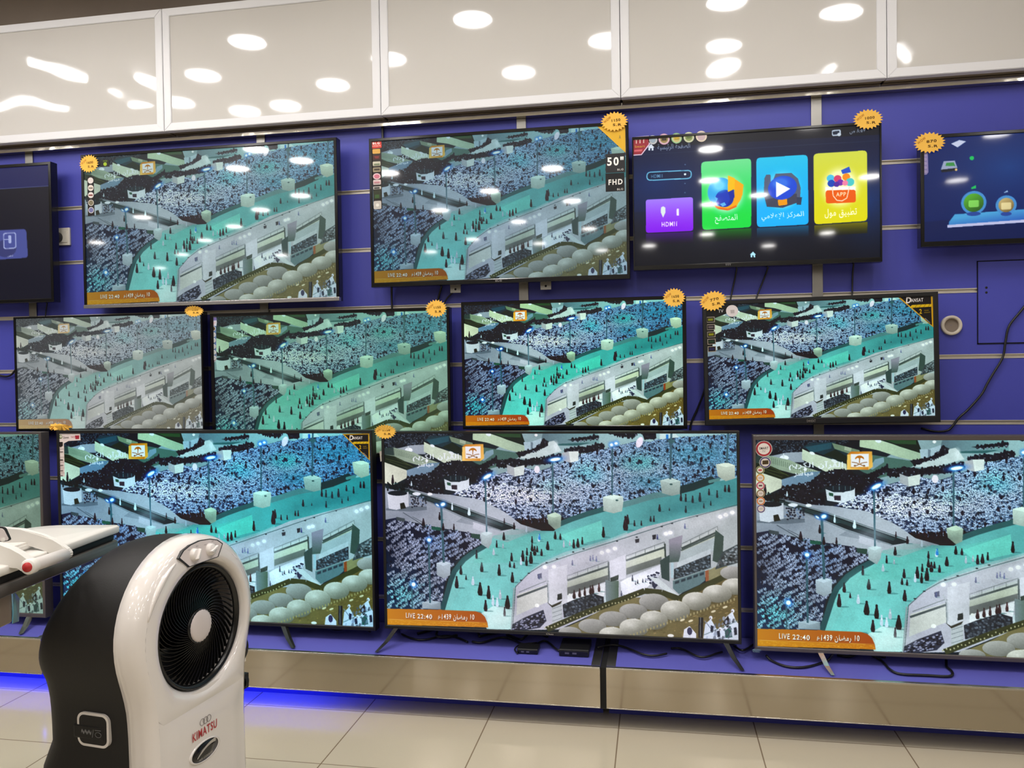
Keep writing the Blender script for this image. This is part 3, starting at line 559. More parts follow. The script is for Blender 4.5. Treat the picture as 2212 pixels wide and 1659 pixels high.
def paint_menu():
    g = Canvas(512, 288, [(1367, 301), (1898, 268), (1904, 550), (1372, 579)], (14, 18, 28)); P, E, Ln = g.poly, g.ell, g.line
    P([(1360, 320), (1910, 290), (1910, 430), (1360, 460)], (16, 26, 50)); E(1420, 400, 120, 70, (20, 52, 96), soft=1); E(1640, 420, 260, 90, (18, 44, 84), soft=1); E(1880, 430, 60, 90, (24, 54, 96), soft=1)
    Ln([(1380, 334), (1900, 303)], 1, (40, 52, 74))
    g.text(AR['home'], [(1422, 326), (1494, 322), (1421, 311)], (140, 150, 168), .01)
    for x, y, s, c in ((1407, 318, 8, (206, 214, 224)), (1633, 549, 7, (180, 226, 240))): P([(x-s, y), (x, y-s), (x+s, y), (x+s*.7, y), (x+s*.7, y+s*.8), (x+s*.2, y+s*.8), (x+s*.2, y+s*.2), (x-s*.2, y+s*.2), (x-s*.2, y+s*.8), (x-s*.7, y+s*.8), (x-s*.7, y)], c)
    P(rrect((1397, 371), (1498, 366), (1498, 386), (1397, 391), .5), (120, 182, 210)); P(rrect((1399.5, 373), (1495.5, 368.5), (1495.5, 383.5), (1399.5, 388.5), .5), (14, 34, 62))
    g.text('HDMI1', [(1408, 385), (1433, 383.5), (1408, 377)], (110, 150, 180), .01); E(1483, 376, 2.6, 2.6, (226, 236, 240))
    for x, y in ((1483, 355), (1483, 396), (1483, 416)): E(x, y, 1.6, 1.6, (90, 110, 140))
    for tl, tr, br, bl, c1, c2, c3 in (((1396, 432), (1501, 425.5), (1502, 499), (1397, 505), (168, 136, 242), (150, 110, 240), (140, 46, 226)), ((1518, 349), (1627, 341), (1629, 489.5), (1522, 497), (122, 214, 150), (206, 240, 216), (14, 208, 74)),
                                 ((1638, 340), (1748, 333), (1752, 482), (1641, 489.5), (60, 190, 224), (156, 222, 244), (6, 170, 244)), ((1760, 331), (1873, 323.5), (1876, 473), (1764, 482), (200, 206, 92), (244, 246, 206), (214, 208, 44))):
        t, b_, l, r_ = np.array(tl), np.array(bl), np.array(bl), np.array(br)
        P(rrect(tuple(l+(0, 2)), tuple(r_+(0, 2)), tuple(r_+(0, 26)), tuple(l+(0, 26)), .02), tuple(.45*v for v in c3), (12, 16, 26), (tuple(l), tuple(l+(0, 27))))
        P(rrect(tl, tr, br, bl, .08), c1, c3, (((tl[0]+tr[0])/2, (tl[1]+tr[1])/2), ((bl[0]+br[0])/2, (bl[1]+br[1])/2)))
        if tl[0] > 1500: cx, cy = (tl[0]+br[0])/2, (tl[1]+br[1])/2; E(cx, cy, 40, 46, c2, alpha=.85, soft=.25)
    P([(1430, 449), (1435, 446), (1440, 449), (1440, 460), (1435, 471), (1430, 460)], (214, 226, 226)); g.text('1', [(1465, 466), (1470, 466), (1465, 451)], (236, 232, 250), .02); g.text('HDMI1', [(1432, 491), (1466, 489), (1432, 481)], (236, 226, 250), .02)
    # globe with an orange swirl
    E(1573, 419, 35, 33, (240, 168, 34)); P([(1577, 380), (1596, 388), (1611, 398), (1609, 420), (1596, 446), (1577, 452)], (236, 172, 36)); E(1562, 414, 29, 33, (72, 170, 226)); E(1570, 428, 20, 20, (26, 70, 176)); E(1558, 400, 18, 16, (128, 212, 240), soft=.5)
    P([(1577, 378), (1592, 384), (1592, 408), (1577, 414)], (236, 190, 40)); P([(1578, 414), (1590, 408), (1592, 424), (1584, 440), (1574, 446), (1582, 430)], (20, 52, 150)); Ln([(1540, 436), (1556, 449), (1578, 452), (1596, 444)], 4, (226, 110, 20))
    for q in ([(1548, 424), (1556, 428), (1552, 436)], [(1560, 440), (1570, 436), (1574, 442), (1566, 446)]): P(q, (110, 180, 226))
    # dark film reel with a blue lens and play arrow
    P([(1656, 384), (1660, 376), (1669, 376), (1670, 400), (1680, 374), (1714, 372), (1728, 384), (1734, 404), (1733, 428), (1716, 440), (1692, 447), (1662, 444), (1655, 420)], (84, 92, 112)); P([(1658, 430), (1726, 416), (1726, 436), (1696, 447), (1662, 445)], (64, 66, 82)); P(rrect((1685, 430), (1705, 427), (1706, 440), (1687, 443), .2), (232, 160, 44)); P([(1726, 424), (1737, 424), (1735, 440), (1726, 440)], (54, 62, 82))
    E(1695, 404, 31, 27, (52, 92, 204), rot=-.2); E(1690, 394, 22, 14, (86, 136, 226), alpha=.8, soft=.4); P([(1681, 391), (1712, 406), (1682, 425)], (238, 240, 246))
    # shopping bag
    for x, y, r, c in ((1797, 383, 8, (96, 190, 220)), (1799, 394, 8, (44, 84, 176)), (1812, 384, 8, (206, 84, 120)), (1818, 392, 7, (120, 60, 160)), (1830, 380, 8, (236, 150, 60)), (1838, 391, 9, (90, 190, 190)), (1828, 393, 6, (230, 140, 170)), (1810, 396, 6, (90, 60, 150))): E(x, y, r, r, c)
    P([(1819, 366), (1836, 358), (1840, 370), (1822, 374)], (64, 96, 190)); P([(1786, 402), (1850, 400), (1850, 412), (1787, 412)], (248, 244, 236)); P(rrect((1787, 409), (1850, 407), (1851, 434), (1788, 437), .2), (226, 108, 34)); g.text('APP', [(1809, 422), (1830, 421), (1809, 413)], (250, 226, 200), .02)
    Ln([(1801, 402), (1803, 420), (1811, 430), (1822, 431), (1832, 425), (1837, 401)], 2.2, (240, 214, 196))
    g.text(AR['browser'], [(1550, 484), (1599, 481), (1549, 464)], (226, 246, 230), .015); g.text(AR['media'], [(1651, 477), (1742, 470), (1650, 460)], (226, 242, 250), .015); g.text(AR['mall'], [(1786, 470), (1854, 465), (1785, 449)], (250, 248, 226), .015)
    P(rrect((1798, 281), (1817, 279), (1818, 292), (1799, 294), .3), (170, 182, 196)); P(rrect((1800, 284), (1814, 282), (1815, 289), (1801, 291), .3), (30, 38, 54)); E(1814, 290, 4, 4, (190, 200, 210)); g.text(AR['clock'], [(1836, 290), (1869, 287), (1836, 280)], (160, 170, 186), .015)
    return g.done()

def paint_blue(corners):
    g = Canvas(320, 180, corners, (8, 34, 92)); P, E, Ln = g.poly, g.ell, g.line
    P([(1980, 480), (2420, 440), (2420, 520), (1980, 530)], (6, 28, 78)); E(2180, 360, 120, 80, (16, 58, 124), soft=1)
    P([(2056, 310), (2074, 302), (2089, 305), (2070, 318)], (196, 204, 230)); P([(2040, 348), (2064, 346), (2070, 362), (2034, 366)], (150, 160, 190)); P([(2046, 351), (2062, 350), (2065, 358), (2044, 358)], (60, 140, 70)); P([(2034, 366), (2070, 362), (2070, 368), (2036, 372)], (20, 26, 40)); E(2067, 366, 3, 3, (226, 190, 120))
    E(2101, 341, 5, 5, (20, 190, 90)); P([(2100, 404), (2110, 399), (2110, 406), (2100, 408)], (20, 190, 90)); P([(2170, 415), (2178, 410), (2179, 414), (2171, 416)], (150, 180, 220))
    P([(2052, 478), (2064, 462), (2420, 436), (2440, 452), (2420, 466), (2050, 490)], (74, 160, 214), (36, 76, 176), ((2200, 450), (2204, 482))); Ln([(2048, 488), (2420, 462)], 6, (190, 192, 228))
    for x, y, r, c, d in ((2105, 437, 22, (92, 182, 50), (40, 84, 30)), (2175, 442, 17, (206, 182, 120), (110, 90, 50)), (2240, 434, 17, (120, 160, 210), (60, 90, 150)), (2305, 428, 17, (210, 130, 90), (120, 60, 40)), (2365, 424, 17, (90, 170, 170), (40, 90, 90))):
        E(x, y, r+6, r+6, (70, 140, 206)); E(x, y+r+2, r*.7, 5, (40, 70, 150)); E(x, y, r, r, c, lit=d); P(rrect((x-11, y-5), (x+11, y-6), (x+11, y+9), (x-11, y+10), .2), tuple(min(255, v+60) for v in c), alpha=.7)
    return g.done()

def paint_dark(corners):
    g = Canvas(320, 180, corners, (22, 23, 38)); P, E, Ln = g.poly, g.ell, g.line
    P([(-800, 300), (130, 300), (130, 401), (-800, 458)], (32, 36, 86)); Ln([(-800, 459), (130, 400)], 1.6, (70, 76, 120))
    for k in range(5):
        x = -52-k*128; y = 4+k*8
        P(rrect((x-12, 496+y), (x+106, 490+y), (x+110, 552+y), (x-8, 560+y), .12), (74, 82, 150)); E(x+62, 532+y, 22, 16, (58, 62, 112))
        P(rrect((x+56, 499+y), (x+84, 497+y), (x+85, 532+y), (x+57, 534+y), .2), (170, 180, 226)); P(rrect((x+58, 501+y), (x+82, 499+y), (x+83, 530+y), (x+59, 532+y), .2), (74, 82, 150)); Ln([(x+57, 513+y), (x+72, 512+y)], 1.5, (170, 180, 226)); P(rrect((x+67, 504+y), (x+74, 504+y), (x+74, 521+y), (x+68, 521+y), .4), (170, 180, 226))
        g.text(AR['name'], [(x+65, 552+y), (x+77, 551+y), (x+65, 546+y)], (200, 206, 236), .01)
    return g.done()
# ================================================================ the room
def room():
    X0, X1, Y0 = -12.5, 5.2, -13.
    fl = MB().box(X0, X1, Y0, .25, FLZ-.1, FLZ).done('floor', 'floor_tile'); tag(fl, kind='structure')
    ce = MB().box(X0, X1, Y0, .25, CEIL, CEIL+.1).done('ceiling', 'ceiling_white'); tag(ce, kind='structure')
    for n, b in (('wall_left', (X0-.1, X0, Y0, .25)), ('wall_right', (X1, X1+.1, Y0, .25)), ('wall_rear', (X0, X1, Y0-.1, Y0))):
        tag(MB().box(*b, FLZ, CEIL).done(n, 'wall_paint'), kind='structure')
    # the blue slatted display wall: one board between each pair of grooves, set off the backing
    w = MB(); w.box(X0, X1, .012, .25, FLZ, 2.452)
    zs = [.31+.266*k for k in range(9)]; zs = [FLZ]+[z for z in zs if z < 2.43]+[2.452]
    for a, b in zip(zs[:-1], zs[1:]): w.box(X0, X1, 0, .0119, a+(.009 if a > 0 else 0), b-(.009 if b < 2.45 else 0))
    w.mi = 1; w.box(X0, X1, .1, .25, 2.4521, CEIL)
    bw = w.done('wall_back', ['slatwall_blue', 'dusty_shaded']); tag(bw, kind='structure')
    g = MB()
    for z in zs[1:-1]: g.box(X0, X1, -.002, .011, z-.009, z-.0055); g.box(X0, X1, -.002, .011, z+.0055, z+.009); g.box(X0, X1, .006, .0115, z-.0055, z+.0055)
    tag(g.done('trim_1', 'groove_trim', bw), kind='structure')
    r = MB(); r.box(X0, X1, -.03, .1, 2.4525, 2.482); r.box(X0, X1, -.04, -.03, 2.4525, 2.468)
    tag(r.done('trim_2', 'chrome'), kind='structure')
room()
UPX = [-3.04+1.236*k for k in range(-1, 4)]
for i, x in enumerate(UPX):
    if x < -4: continue
    m = MB(); m.box(x-.021, x+.021, -.008, -.0021, .2, 2.452, .001)
    o = m.done('wall_upright', 'dull_steel')
    tag(o, ['grey steel upright strip above the washed out television at the left', 'grey steel upright strip between the upper wide television and the green tinted one',
            'grey steel upright strip behind the fifty inch television', 'grey steel upright strip running behind the television with coloured app tiles'][i-1], 'upright', 'steel uprights on the blue wall')

# ---------------------------------------------------------------- framed white panels over the televisions
PX = [-4.335, -3.287, -2.238, -1.181, -.129, .918, 1.968]
PZ0, PZ1, PY = 2.482, 3.047, -.1
plab = ['framed white panel cut off by the left edge, above the dark menu television', 'framed white panel with long wavy lamp streaks, second along from the left end', 'framed white panel above the upper television with the silver lip',
        'framed white panel above the fifty inch television with the yellow corner', 'framed white panel above the television with coloured app tiles', 'framed white panel above the blue screen television at the right end']
pmat = ['panel_wavy', 'panel_wavy', 'panel_calm', 'panel_calm', 'panel_slight', 'panel_slight']
for i in range(6):
    x0, x1 = PX[i]+.0015, PX[i+1]-.0015; cx = (x0+x1)/2; hw = (x1-x0)/2; H = PZ1-PZ0; fw_ = .036
    o = thing('wall_panel', plab[i], 'panel', (cx, PY, PZ0), 'framed white panels above the televisions')
    if i == 0: o['label'] = plab[0]
    q = [(-hw, 0), (hw, 0), (hw, H), (-hw, H)]; k = [(-hw+fw_, fw_), (hw-fw_, fw_), (hw-fw_, H-fw_), (-hw+fw_, H-fw_)]
    for j in range(4):                              # four mitred profiles
        a, b, c, d = q[j-1], q[j], k[j], k[j-1]; g = .0005
        m = MB(); m.loft([[(p[0], y, p[1]) for p in (a, b, c, d)] for y in (.0, .035)], smooth=False)
        bmesh.ops.bevel(m.bm, geom=[e for e in m.bm.edges if abs(e.verts[0].co.y) < 1e-6 and abs(e.verts[1].co.y) < 1e-6], offset=.002, segments=2, affect='EDGES')
        m.done('frame_profile', 'white_profile', o)
    m = MB(); m.box(-hw+fw_*.9, hw-fw_*.9, .006, .03, fw_*.9, H-fw_*.9); m.done('glossy_sheet', pmat[i], o)
    m = MB(); m.box(-hw+.004, hw-.004, .0351, .098, .004, H-.004); m.done('carcass', 'dusty_shaded', o)

# ================================================================ televisions
def screen_mesh(name, img):
    h, w = img.shape[:2]; me = bpy.data.meshes.new(name)
    gx, gz = np.meshgrid(np.linspace(0, 1, w), np.linspace(1, 0, h)); co = np.zeros((h*w, 3), np.float32); co[:, 0] = gx.ravel(); co[:, 2] = gz.ravel()
    i = np.arange((h-1)*(w-1)); r, c = i//(w-1), i % (w-1); a = r*w+c
    q = np.stack([a, a+w, a+w+1, a+1], 1).astype(np.int32)
    me.vertices.add(h*w); me.vertices.foreach_set('co', co.ravel()); me.loops.add(q.size); me.loops.foreach_set('vertex_index', q.ravel())
    me.polygons.add(len(q)); me.polygons.foreach_set('loop_start', np.arange(0, q.size, 4, dtype=np.int32)); me.polygons.foreach_set('loop_total', np.full(len(q), 4, np.int32))
    me.update(calc_edges=True); at_ = me.attributes.new('picture', 'FLOAT_COLOR', 'POINT'); rgba = np.ones((h*w, 4), np.float32); rgba[:, :3] = img.reshape(-1, 3)
    at_.data.foreach_set('color', rgba.ravel()); me.materials.append(M['black_gloss']); return me
def qp(x0, x1, z0, z1, Y): return [pix((x0, Y, z1)), pix((x1, Y, z1)), pix((x1, Y, z0)), pix((x0, Y, z0))]
ROW, ROW3 = -.11, -.286
SM_LIVE = screen_mesh('broadcast_picture', paint_broadcast()); SM_MENU = screen_mesh('tile_menu_picture', paint_menu())
SM_BLUE = screen_mesh('icon_menu_picture', paint_blue(qp(1.05, 1.77, 1.827, 2.231, ROW))); SM_DARK = screen_mesh('dark_menu_picture', paint_dark(qp(-3.981, -2.849, 1.723, 2.36, ROW)))

class Stick:
    """a printed film stuck on a television: flat shapes given where the photograph shows them, on plane Y, each on top of the last"""
    def __init__(s, root, Y): s.m = MB(); s.r = root; s.Y = Y; s.n = 0
    def w(s, p): return at(p[0], p[1], s.Y-.0002*s.n)-s.r.location
    def poly(s, pts, c): s.n += 1; s.m.col = c; s.m.face([s.w(p) for p in pts]); return s
    def ell(s, x, y, rx, ry, c, n=20): return s.poly([(x+rx*math.cos(2*PI*k/n), y+ry*math.sin(2*PI*k/n)) for k in range(n)], c)
    def text(s, t, o, x, y, c, bold=.012):
        s.n += 1; s.m.col = c; a, b, d = s.w(o), s.w(x), s.w(y); s.m.letters(t, a, b-a, d-a, bold); return s
    def done(s, name, label=None):
        o = s.m.done(name, 'printed_film', s.r, normals=False)
        if label: o['label'] = label
        return o
def star_pts(rx, rz, n=22, k=.8): return [(math.sin(PI*i/n)*(rx if i % 2 == 0 else rx*k), math.cos(PI*i/n)*(rz if i % 2 == 0 else rz*k)) for i in range(2*n)]

def tv(label, out, scr, Y, sm, smat, bezel='black_gloss', depth=.045, feet=(), foot_mat='black_satin', roll=0., group='televisions on the display wall', lip=None, bracket=True, logo=None, foot_h=.06):
    x0, x1, z0, z1 = out; cx = (x0+x1)/2
    o = thing('television', label, 'television', (cx, Y, z0), group); o.rotation_euler.y = -roll
    A = (x0-cx, x1-cx, 0., z1-z0); B = (scr[0]-cx, scr[1]-cx, scr[2]-z0, scr[3]-z0)
    def rect(t, y, e=0.): r = [a+(b-a)*t for a, b in zip(A, B)]; return [(r[0]+e, y, r[2]+e), (r[1]-e, y, r[2]+e), (r[1]-e, y, r[3]-e), (r[0]+e, y, r[3]-e)]
    m = MB(); m.loft([rect(0, depth), rect(0, .003), rect(0, .001, .0008), rect(.12, 0), rect(.85, 0), rect(1, .0015), rect(1, .008)], smooth=False, cap0=False, cap1=False); m.done('bezel', bezel, o)
    m = MB(); m.box(A[0]+.001, A[1]-.001, .0085, depth-.0005, A[2]+.001, A[3]-.001); m.box(A[0]*.8, A[1]*.8, depth, depth+.012, .03, A[3]*.62, .004); m.done('back_cover', 'black_matt', o)
    s = bpy.data.objects.new('screen', sm); C.objects.link(s); s.parent = o; s.location = (B[0], .006, B[2]); s.scale = (B[1]-B[0], 1, B[3]-B[2])
    s.material_slots[0].link = 'OBJECT'; s.material_slots[0].material = smat
    if lip:
        m = MB(); m.box(A[0]-.001, A[1]+.001, -.003, .02, -.001, lip, .002); m.done('bottom_lip', 'silver_lip', o)
    if bracket:
        m = MB(); zc = A[3]*.45
        for sx in (-.16, .16): m.box(sx-.015, sx+.015, depth+.012, -Y-.009, zc-.17, zc+.17)
        m.box(-.22, .22, depth+.03, -Y-.0095, zc+.04, zc+.08); m.box(-.22, .22, depth+.03, -Y-.0095, zc-.08, zc-.04); m.done('wall_bracket', 'dull_steel', o)
    for fx, lean in feet:                            # splayed feet: a front and a rear bar from under the cabinet
        m = MB(); lx = fx-cx; zb = .1955-z0
        for sy in (-1, 1):
            p = [Vector((lx, .02+.012*sy, .004)), Vector((lx+lean*.5, .02+sy*.075, zb*.55)), Vector((lx+lean, .02+sy*.135, zb+.006))]
            for a, b, r0, r1 in ((p[0], p[1], .011, .010), (p[1], p[2], .010, .007)):
                m.loft([[a+Vector((u*r0*.9, v*r0, -abs(v)*0)) for u, v in ((-1, -1), (1, -1), (1, 1), (-1, 1))], [b+Vector((u*r1*.9, v*r1, 0)) for u, v in ((-1, -1), (1, -1), (1, 1), (-1, 1))]], smooth=False)
        m.done('foot', foot_mat, o)
    if logo:
        m = MB(); t, lx, lw = logo; h = scr[2]-z0; m.letters(t, (lx-cx-lw/2, -.0006, h*.32), (lw, 0, 0), (0, 0, h*.4), .015); m.done('brand_mark', 'silver_lip', o)
    return o
SC = screen_material
tvA = tv('black television with a dark menu, cut off by the left edge beside the socket', (-3.996, -2.835, 1.705, 2.375), (-3.981, -2.849, 1.723, 2.36), ROW, SM_DARK, SC('screen_dark_menu', rough=.3, gloss=.8, spec=0.25))
tvB = tv('upper television with a silver bottom lip showing the floodlit crowd', (-2.672, -1.388, 1.669, 2.396), (-2.659, -1.402, 1.686, 2.382), ROW, SM_LIVE, SC('screen_lip', sat=1.15, val=.88, contrast=-.1, bright=.03, rough=.26, gloss=.8, tint=(.9, 1, .97), spec=0.25), lip=.016)  # picture lifted and flattened to carry the reflected haze
tvC = tv('upper television with the fifty inch stickers and yellow corner', (-1.237, -.098, 1.722, 2.379), (-1.223, -.111, 1.7415, 2.365), ROW, SM_LIVE, SC('screen_fifty', sat=1.15, val=.8, contrast=-.08, bright=.03, rough=.26, gloss=.8, tint=(.84, .98, 1), spec=0.25), logo=('BLG', -.66, .028))  # paler, bluer picture holds the haze of reflections
tvD = tv('television showing four coloured app tiles on a dark menu', (-.084, .894, 1.755, 2.311), (-.0785, .8865, 1.774, 2.300), ROW, SM_MENU, SC('screen_tiles', rough=.28, gloss=.9, spec=0.2, sat=1.2, val=1.08), logo=('TTT', .3, .022))
tvE = tv('small television with a blue icon menu at the right edge of the upper row', (1.036, 1.785, 1.807, 2.245), (1.05, 1.77, 1.827, 2.231), ROW, SM_BLUE, SC('screen_icons', rough=.3, gloss=.4, spec=0.3), logo=('DANSAT', 1.43, .03))
tvF = tv('smaller washed out television at the left of the middle row', (-3.06, -2.06, 1.083, 1.637), (-3.05, -2.07, 1.095, 1.628), ROW, SM_LIVE, SC('screen_washed', sat=.72, val=.74, contrast=-.22, bright=.1, rough=.3, tint=(.97, 1, .97)))
tvG = tv('green tinted television in the middle row, half behind the lower sets', (-2.022, -.882, .965, 1.626), (-2.006, -.895, .986, 1.611), ROW, SM_LIVE, SC('screen_green', sat=1.05, val=.88, contrast=-.06, bright=.02, rough=.3, tint=(.8, 1, .88)))
tvH = tv('middle row television with a vivid green road picture and price tag on its right corner', (-.829, .130, 1.090, 1.645), (-.817, .114, 1.106, 1.630), ROW, SM_LIVE, SC('screen_vivid', sat=1.5, val=1.0, contrast=.1, rough=.3, tint=(.9, 1, .92)))
tvI = tv('middle row television with a thick black bezel and yellow triangle sticker', (.203, 1.106, 1.110, 1.624), (.219, 1.087, 1.136, 1.607), ROW, SM_LIVE, SC('screen_thick', sat=1.25, val=.98, contrast=.05, rough=.3, tint=(.9, 1, .95)), bezel='black_matt', roll=R(.8), logo=('DANSAT', .62, .034))
tvJ = tv('lower television cut off by the left edge, behind the steam press', (-4.270, -2.772, .236, 1.092), (-4.257, -2.786, .255, 1.083), ROW3, SM_LIVE, SC('screen_olive', sat=.8, val=.72, rough=.3, tint=(.84, 1, .88)), bezel='grey_bezel', depth=.05, feet=((-2.86, 0.06), (-4.1, -.06)), foot_mat='dull_steel', bracket=False)
tvK = tv('lower television standing behind the air cooler', (-2.693, -1.181, .245, 1.1005), (-2.68, -1.192, .262, 1.087), ROW3, SM_LIVE, SC('screen_cyan', sat=1.38, val=1.02, contrast=.05, rough=.3, tint=(.8, .99, 1)), bezel='black_satin', depth=.05, feet=((-1.60, .10), (-2.42, -.1)), bracket=False)
tvL = tv('large television in the middle of the bottom row on splayed black feet', (-1.141, .322, .258, 1.0945), (-1.129, .310, .2745, 1.0855), ROW3, SM_LIVE, SC('screen_main', sat=1.05, val=.98, contrast=.02, rough=.3), bezel='black_satin', depth=.05, feet=((-1.09, -.045), (.262, .05)), bracket=False, logo=('Class', -.435, .03))
tvM = tv('large grey framed television at the right end of the bottom row', (.372, 1.825, .237, 1.079), (.382, 1.815, .2545, 1.0605), ROW3, SM_LIVE, SC('screen_grey', sat=1.12, val=1.0, contrast=.04, rough=.3, tint=(.94, 1, .98)), bezel='grey_bezel', depth=.05, feet=((.615, .02), (1.6, -.02)), foot_mat='silver_lip', bracket=False)

# ---------------------------------------------------------------- stickers on the televisions
FB = ROW+.0052; FL = ROW3+.0052
s = Stick(tvB, FB); s.poly([(188.5, 382), (202.5, 381), (204.5, 466), (189.5, 467)], (24, 20, 22))
for y, c in ((390, (216, 208, 206)), (406, (220, 208, 196)), (421.5, (220, 208, 206)), (438, (120, 112, 88)), (454, (110, 112, 160))): s.ell(195.6+(y-390)*.02, y, 6.1, 6.6, (216, 210, 204)); s.ell(195.6+(y-390)*.02, y, 5, 5.4, c)
for y, c in ((406, (120, 110, 100)), (421.5, (120, 40, 40))): s.poly([(192, y-1.2), (200, y-1.4), (200, y+1.2), (192, y+1.4)], c)
s.done('badge_strip', 'black strip of five round badges')
s = Stick(tvB, FB); s.poly([(215, 346), (236, 345), (237, 360), (216, 361)], (20, 20, 18)); s.ell(227, 354.5, 3.8, 4, (150, 180, 30)); s.text('energy', (222.5, 349.8), (232, 349.2), (222.5, 347), (120, 150, 30)); s.done('energy_sticker', 'small black sticker with a green mark')
s = Stick(tvC, FB)
s.poly([(802, 305), (823.5, 303.5), (825.5, 451), (807.5, 453)], (34, 26, 24)); s.poly(rrect((801.5, 303.5), (823.5, 302), (824.5, 319), (802.5, 321), .12), (206, 56, 44)); s.text('BLG', (805, 312.5), (820, 311.5), (805, 307.5), (250, 240, 236), .03); s.text('smart', (804, 317), (822, 316), (804, 314), (246, 200, 190))
for y0, y1, c in ((322, 332, (216, 166, 76)), (335, 345, (66, 30, 26)), (349, 358.5, (196, 192, 172)), (362, 371.5, (156, 144, 116)), (388.5, 399, (210, 190, 190)), (403, 409, (206, 200, 192)), (411, 430, (40, 46, 26)), (434, 452, (190, 184, 176))):
    t = (y0-303)/150*3.4; s.poly(rrect((804+t, y0+.4), (820.6+t, y0-.6), (821+t, y1-.6), (804.3+t, y1+.4), .2), c)
s.poly([(808, 337.5), (819, 337), (818, 342), (811, 342.5)], (120, 40, 36)); s.poly([(810, 421), (819, 420), (819, 428), (810, 428.5)], (50, 84, 34)); s.ell(814, 381, 8.4, 6.8, (220, 190, 194)); s.ell(814, 381, 6, 4.4, (200, 110, 130)); s.ell(815.5, 443, 3.5, 3.5, (226, 222, 214))
for y, c in ((355, (120, 130, 100)), (366, (70, 60, 50)), (394, (190, 130, 140)), (406, (60, 60, 60))): s.poly([(808, y-1.5), (820, y-2.2), (820, y+1.2), (808, y+1.8)], c)
s.done('badge_strip', 'strip of small coloured badges under a red logo')
s = Stick(tvC, FB); s.poly([(1287, 270.5), (1351, 267.5), (1351.5, 330)], (226, 176, 44)); s.text('A', (1337, 300), (1341, 300), (1337, 292), (120, 110, 60)); s.done('corner_sticker', 'yellow triangle in the top right corner')
s = Stick(tvC, FB); s.poly([(1308, 333), (1350, 330), (1350.5, 372), (1308.5, 374)], (38, 38, 42)); s.text('50"', (1311.5, 358.5), (1347, 357), (1311.5, 339.5), (250, 248, 244), .03); s.text('BLG', (1333.5, 368.5), (1346.5, 367.5), (1333.5, 364.5), (210, 208, 206))
s.poly([(1308, 375), (1348.5, 373), (1349.5, 412.5), (1308.5, 414.5)], (18, 18, 22)); s.text('FHD', (1314.5, 399.8), (1344.8, 398), (1314.5, 388), (240, 238, 234), .03); s.text('BLG', (1333, 411), (1346, 410), (1333, 407), (200, 198, 196)); s.done('size_sticker', 'two black squares reading 50 inch and FHD')
s = Stick(tvD, FB); s.poly([(1365, 296.5), (1402, 293), (1404, 312), (1386, 335), (1366, 336.5)], (216, 196, 226)); s.poly([(1367, 298.5), (1400, 295.5), (1401.5, 311), (1385, 333), (1368, 334)], (150, 40, 56)); s.text('TTT', (1371, 310.5), (1394, 308.5), (1371, 301), (226, 212, 206), .02); s.text('Smart', (1371, 319.5), (1393, 318), (1371, 314.5), (200, 150, 50)); s.poly([(1370, 324), (1388, 322.5), (1386, 327), (1370, 328)], (206, 96, 110)); s.done('brand_sticker', 'dark red brand sticker with a cut corner')
s = Stick(tvD, FB)
for x, y, r, c, d in ((1410, 302, 10, (180, 190, 206), (150, 170, 190)), (1434.5, 300.5, 12, (206, 160, 190), (150, 130, 80)), (1461.5, 298.5, 11.5, (140, 190, 130), (196, 186, 110)), (1488, 296.5, 11.5, (196, 206, 170), (130, 150, 84)), (1515, 294.5, 12, (220, 206, 190), (190, 166, 176))):
    s.ell(x, y, r, r, c); s.ell(x, y, r*.8, r*.8, (206, 200, 190)); s.ell(x, y, r*.7, r*.7, d)
for x, y, c in ((1434.5, 300.5, (60, 50, 40)), (1461.5, 298.5, (190, 160, 40)), (1488, 296.5, (90, 110, 60))): s.poly([(x-5, y-2), (x+5, y-2.6), (x+5, y+2), (x-5, y+2.6)], c)
s.done('badge_row', 'row of five shiny round badges')
s = Stick(tvE, FB); s.poly([(1989.5, 330), (2004, 329), (2005.5, 372), (2002, 377), (1990, 379)], (138, 130, 188))
for k in range(5): s.ell(1998+k*.2, 335+k*9, 4, 3.4, (166, 156, 200))
s.done('badge_strip', 'faded violet strip of badges')
s = Stick(tvG, FB); s.poly([(454, 684), (460, 680), (467, 681.5), (468.5, 697), (467, 706), (467.8, 777), (463, 783), (457, 780), (455, 760)], (196, 200, 212)); s.poly([(454.5, 686), (467.5, 685), (468, 692), (455, 693)], (110, 100, 160)); s.poly([(456, 696), (467, 695), (461, 703)], (206, 180, 190)); s.poly([(456, 704), (467, 704), (467, 776), (457, 776)], (88, 116, 160))
for k, y in enumerate((710, 723, 735, 748.5, 761, 773)): s.ell(461+k*.2, y, 4.9, 5.2, (206, 206, 204)); s.ell(461+k*.2, y, 3.8, 4, (90, 70, 50) if k == 0 else (176, 180, 184))
s.done('badge_strip', 'rounded blue strip of pale badges')
s = Stick(tvI, FB); s.poly([(1528, 661), (1600, 656), (1594, 664), (1570, 676), (1548, 684), (1541, 752), (1531, 753)], (16, 16, 18)); s.text('TV', (1555, 672.5), (1566, 672), (1555, 666), (206, 206, 210)); s.ell(1585, 669, 13.2, 12.8, (214, 206, 208)); s.poly([(1581, 667), (1590, 666.5), (1590, 674), (1582, 674.5)], (176, 168, 170))
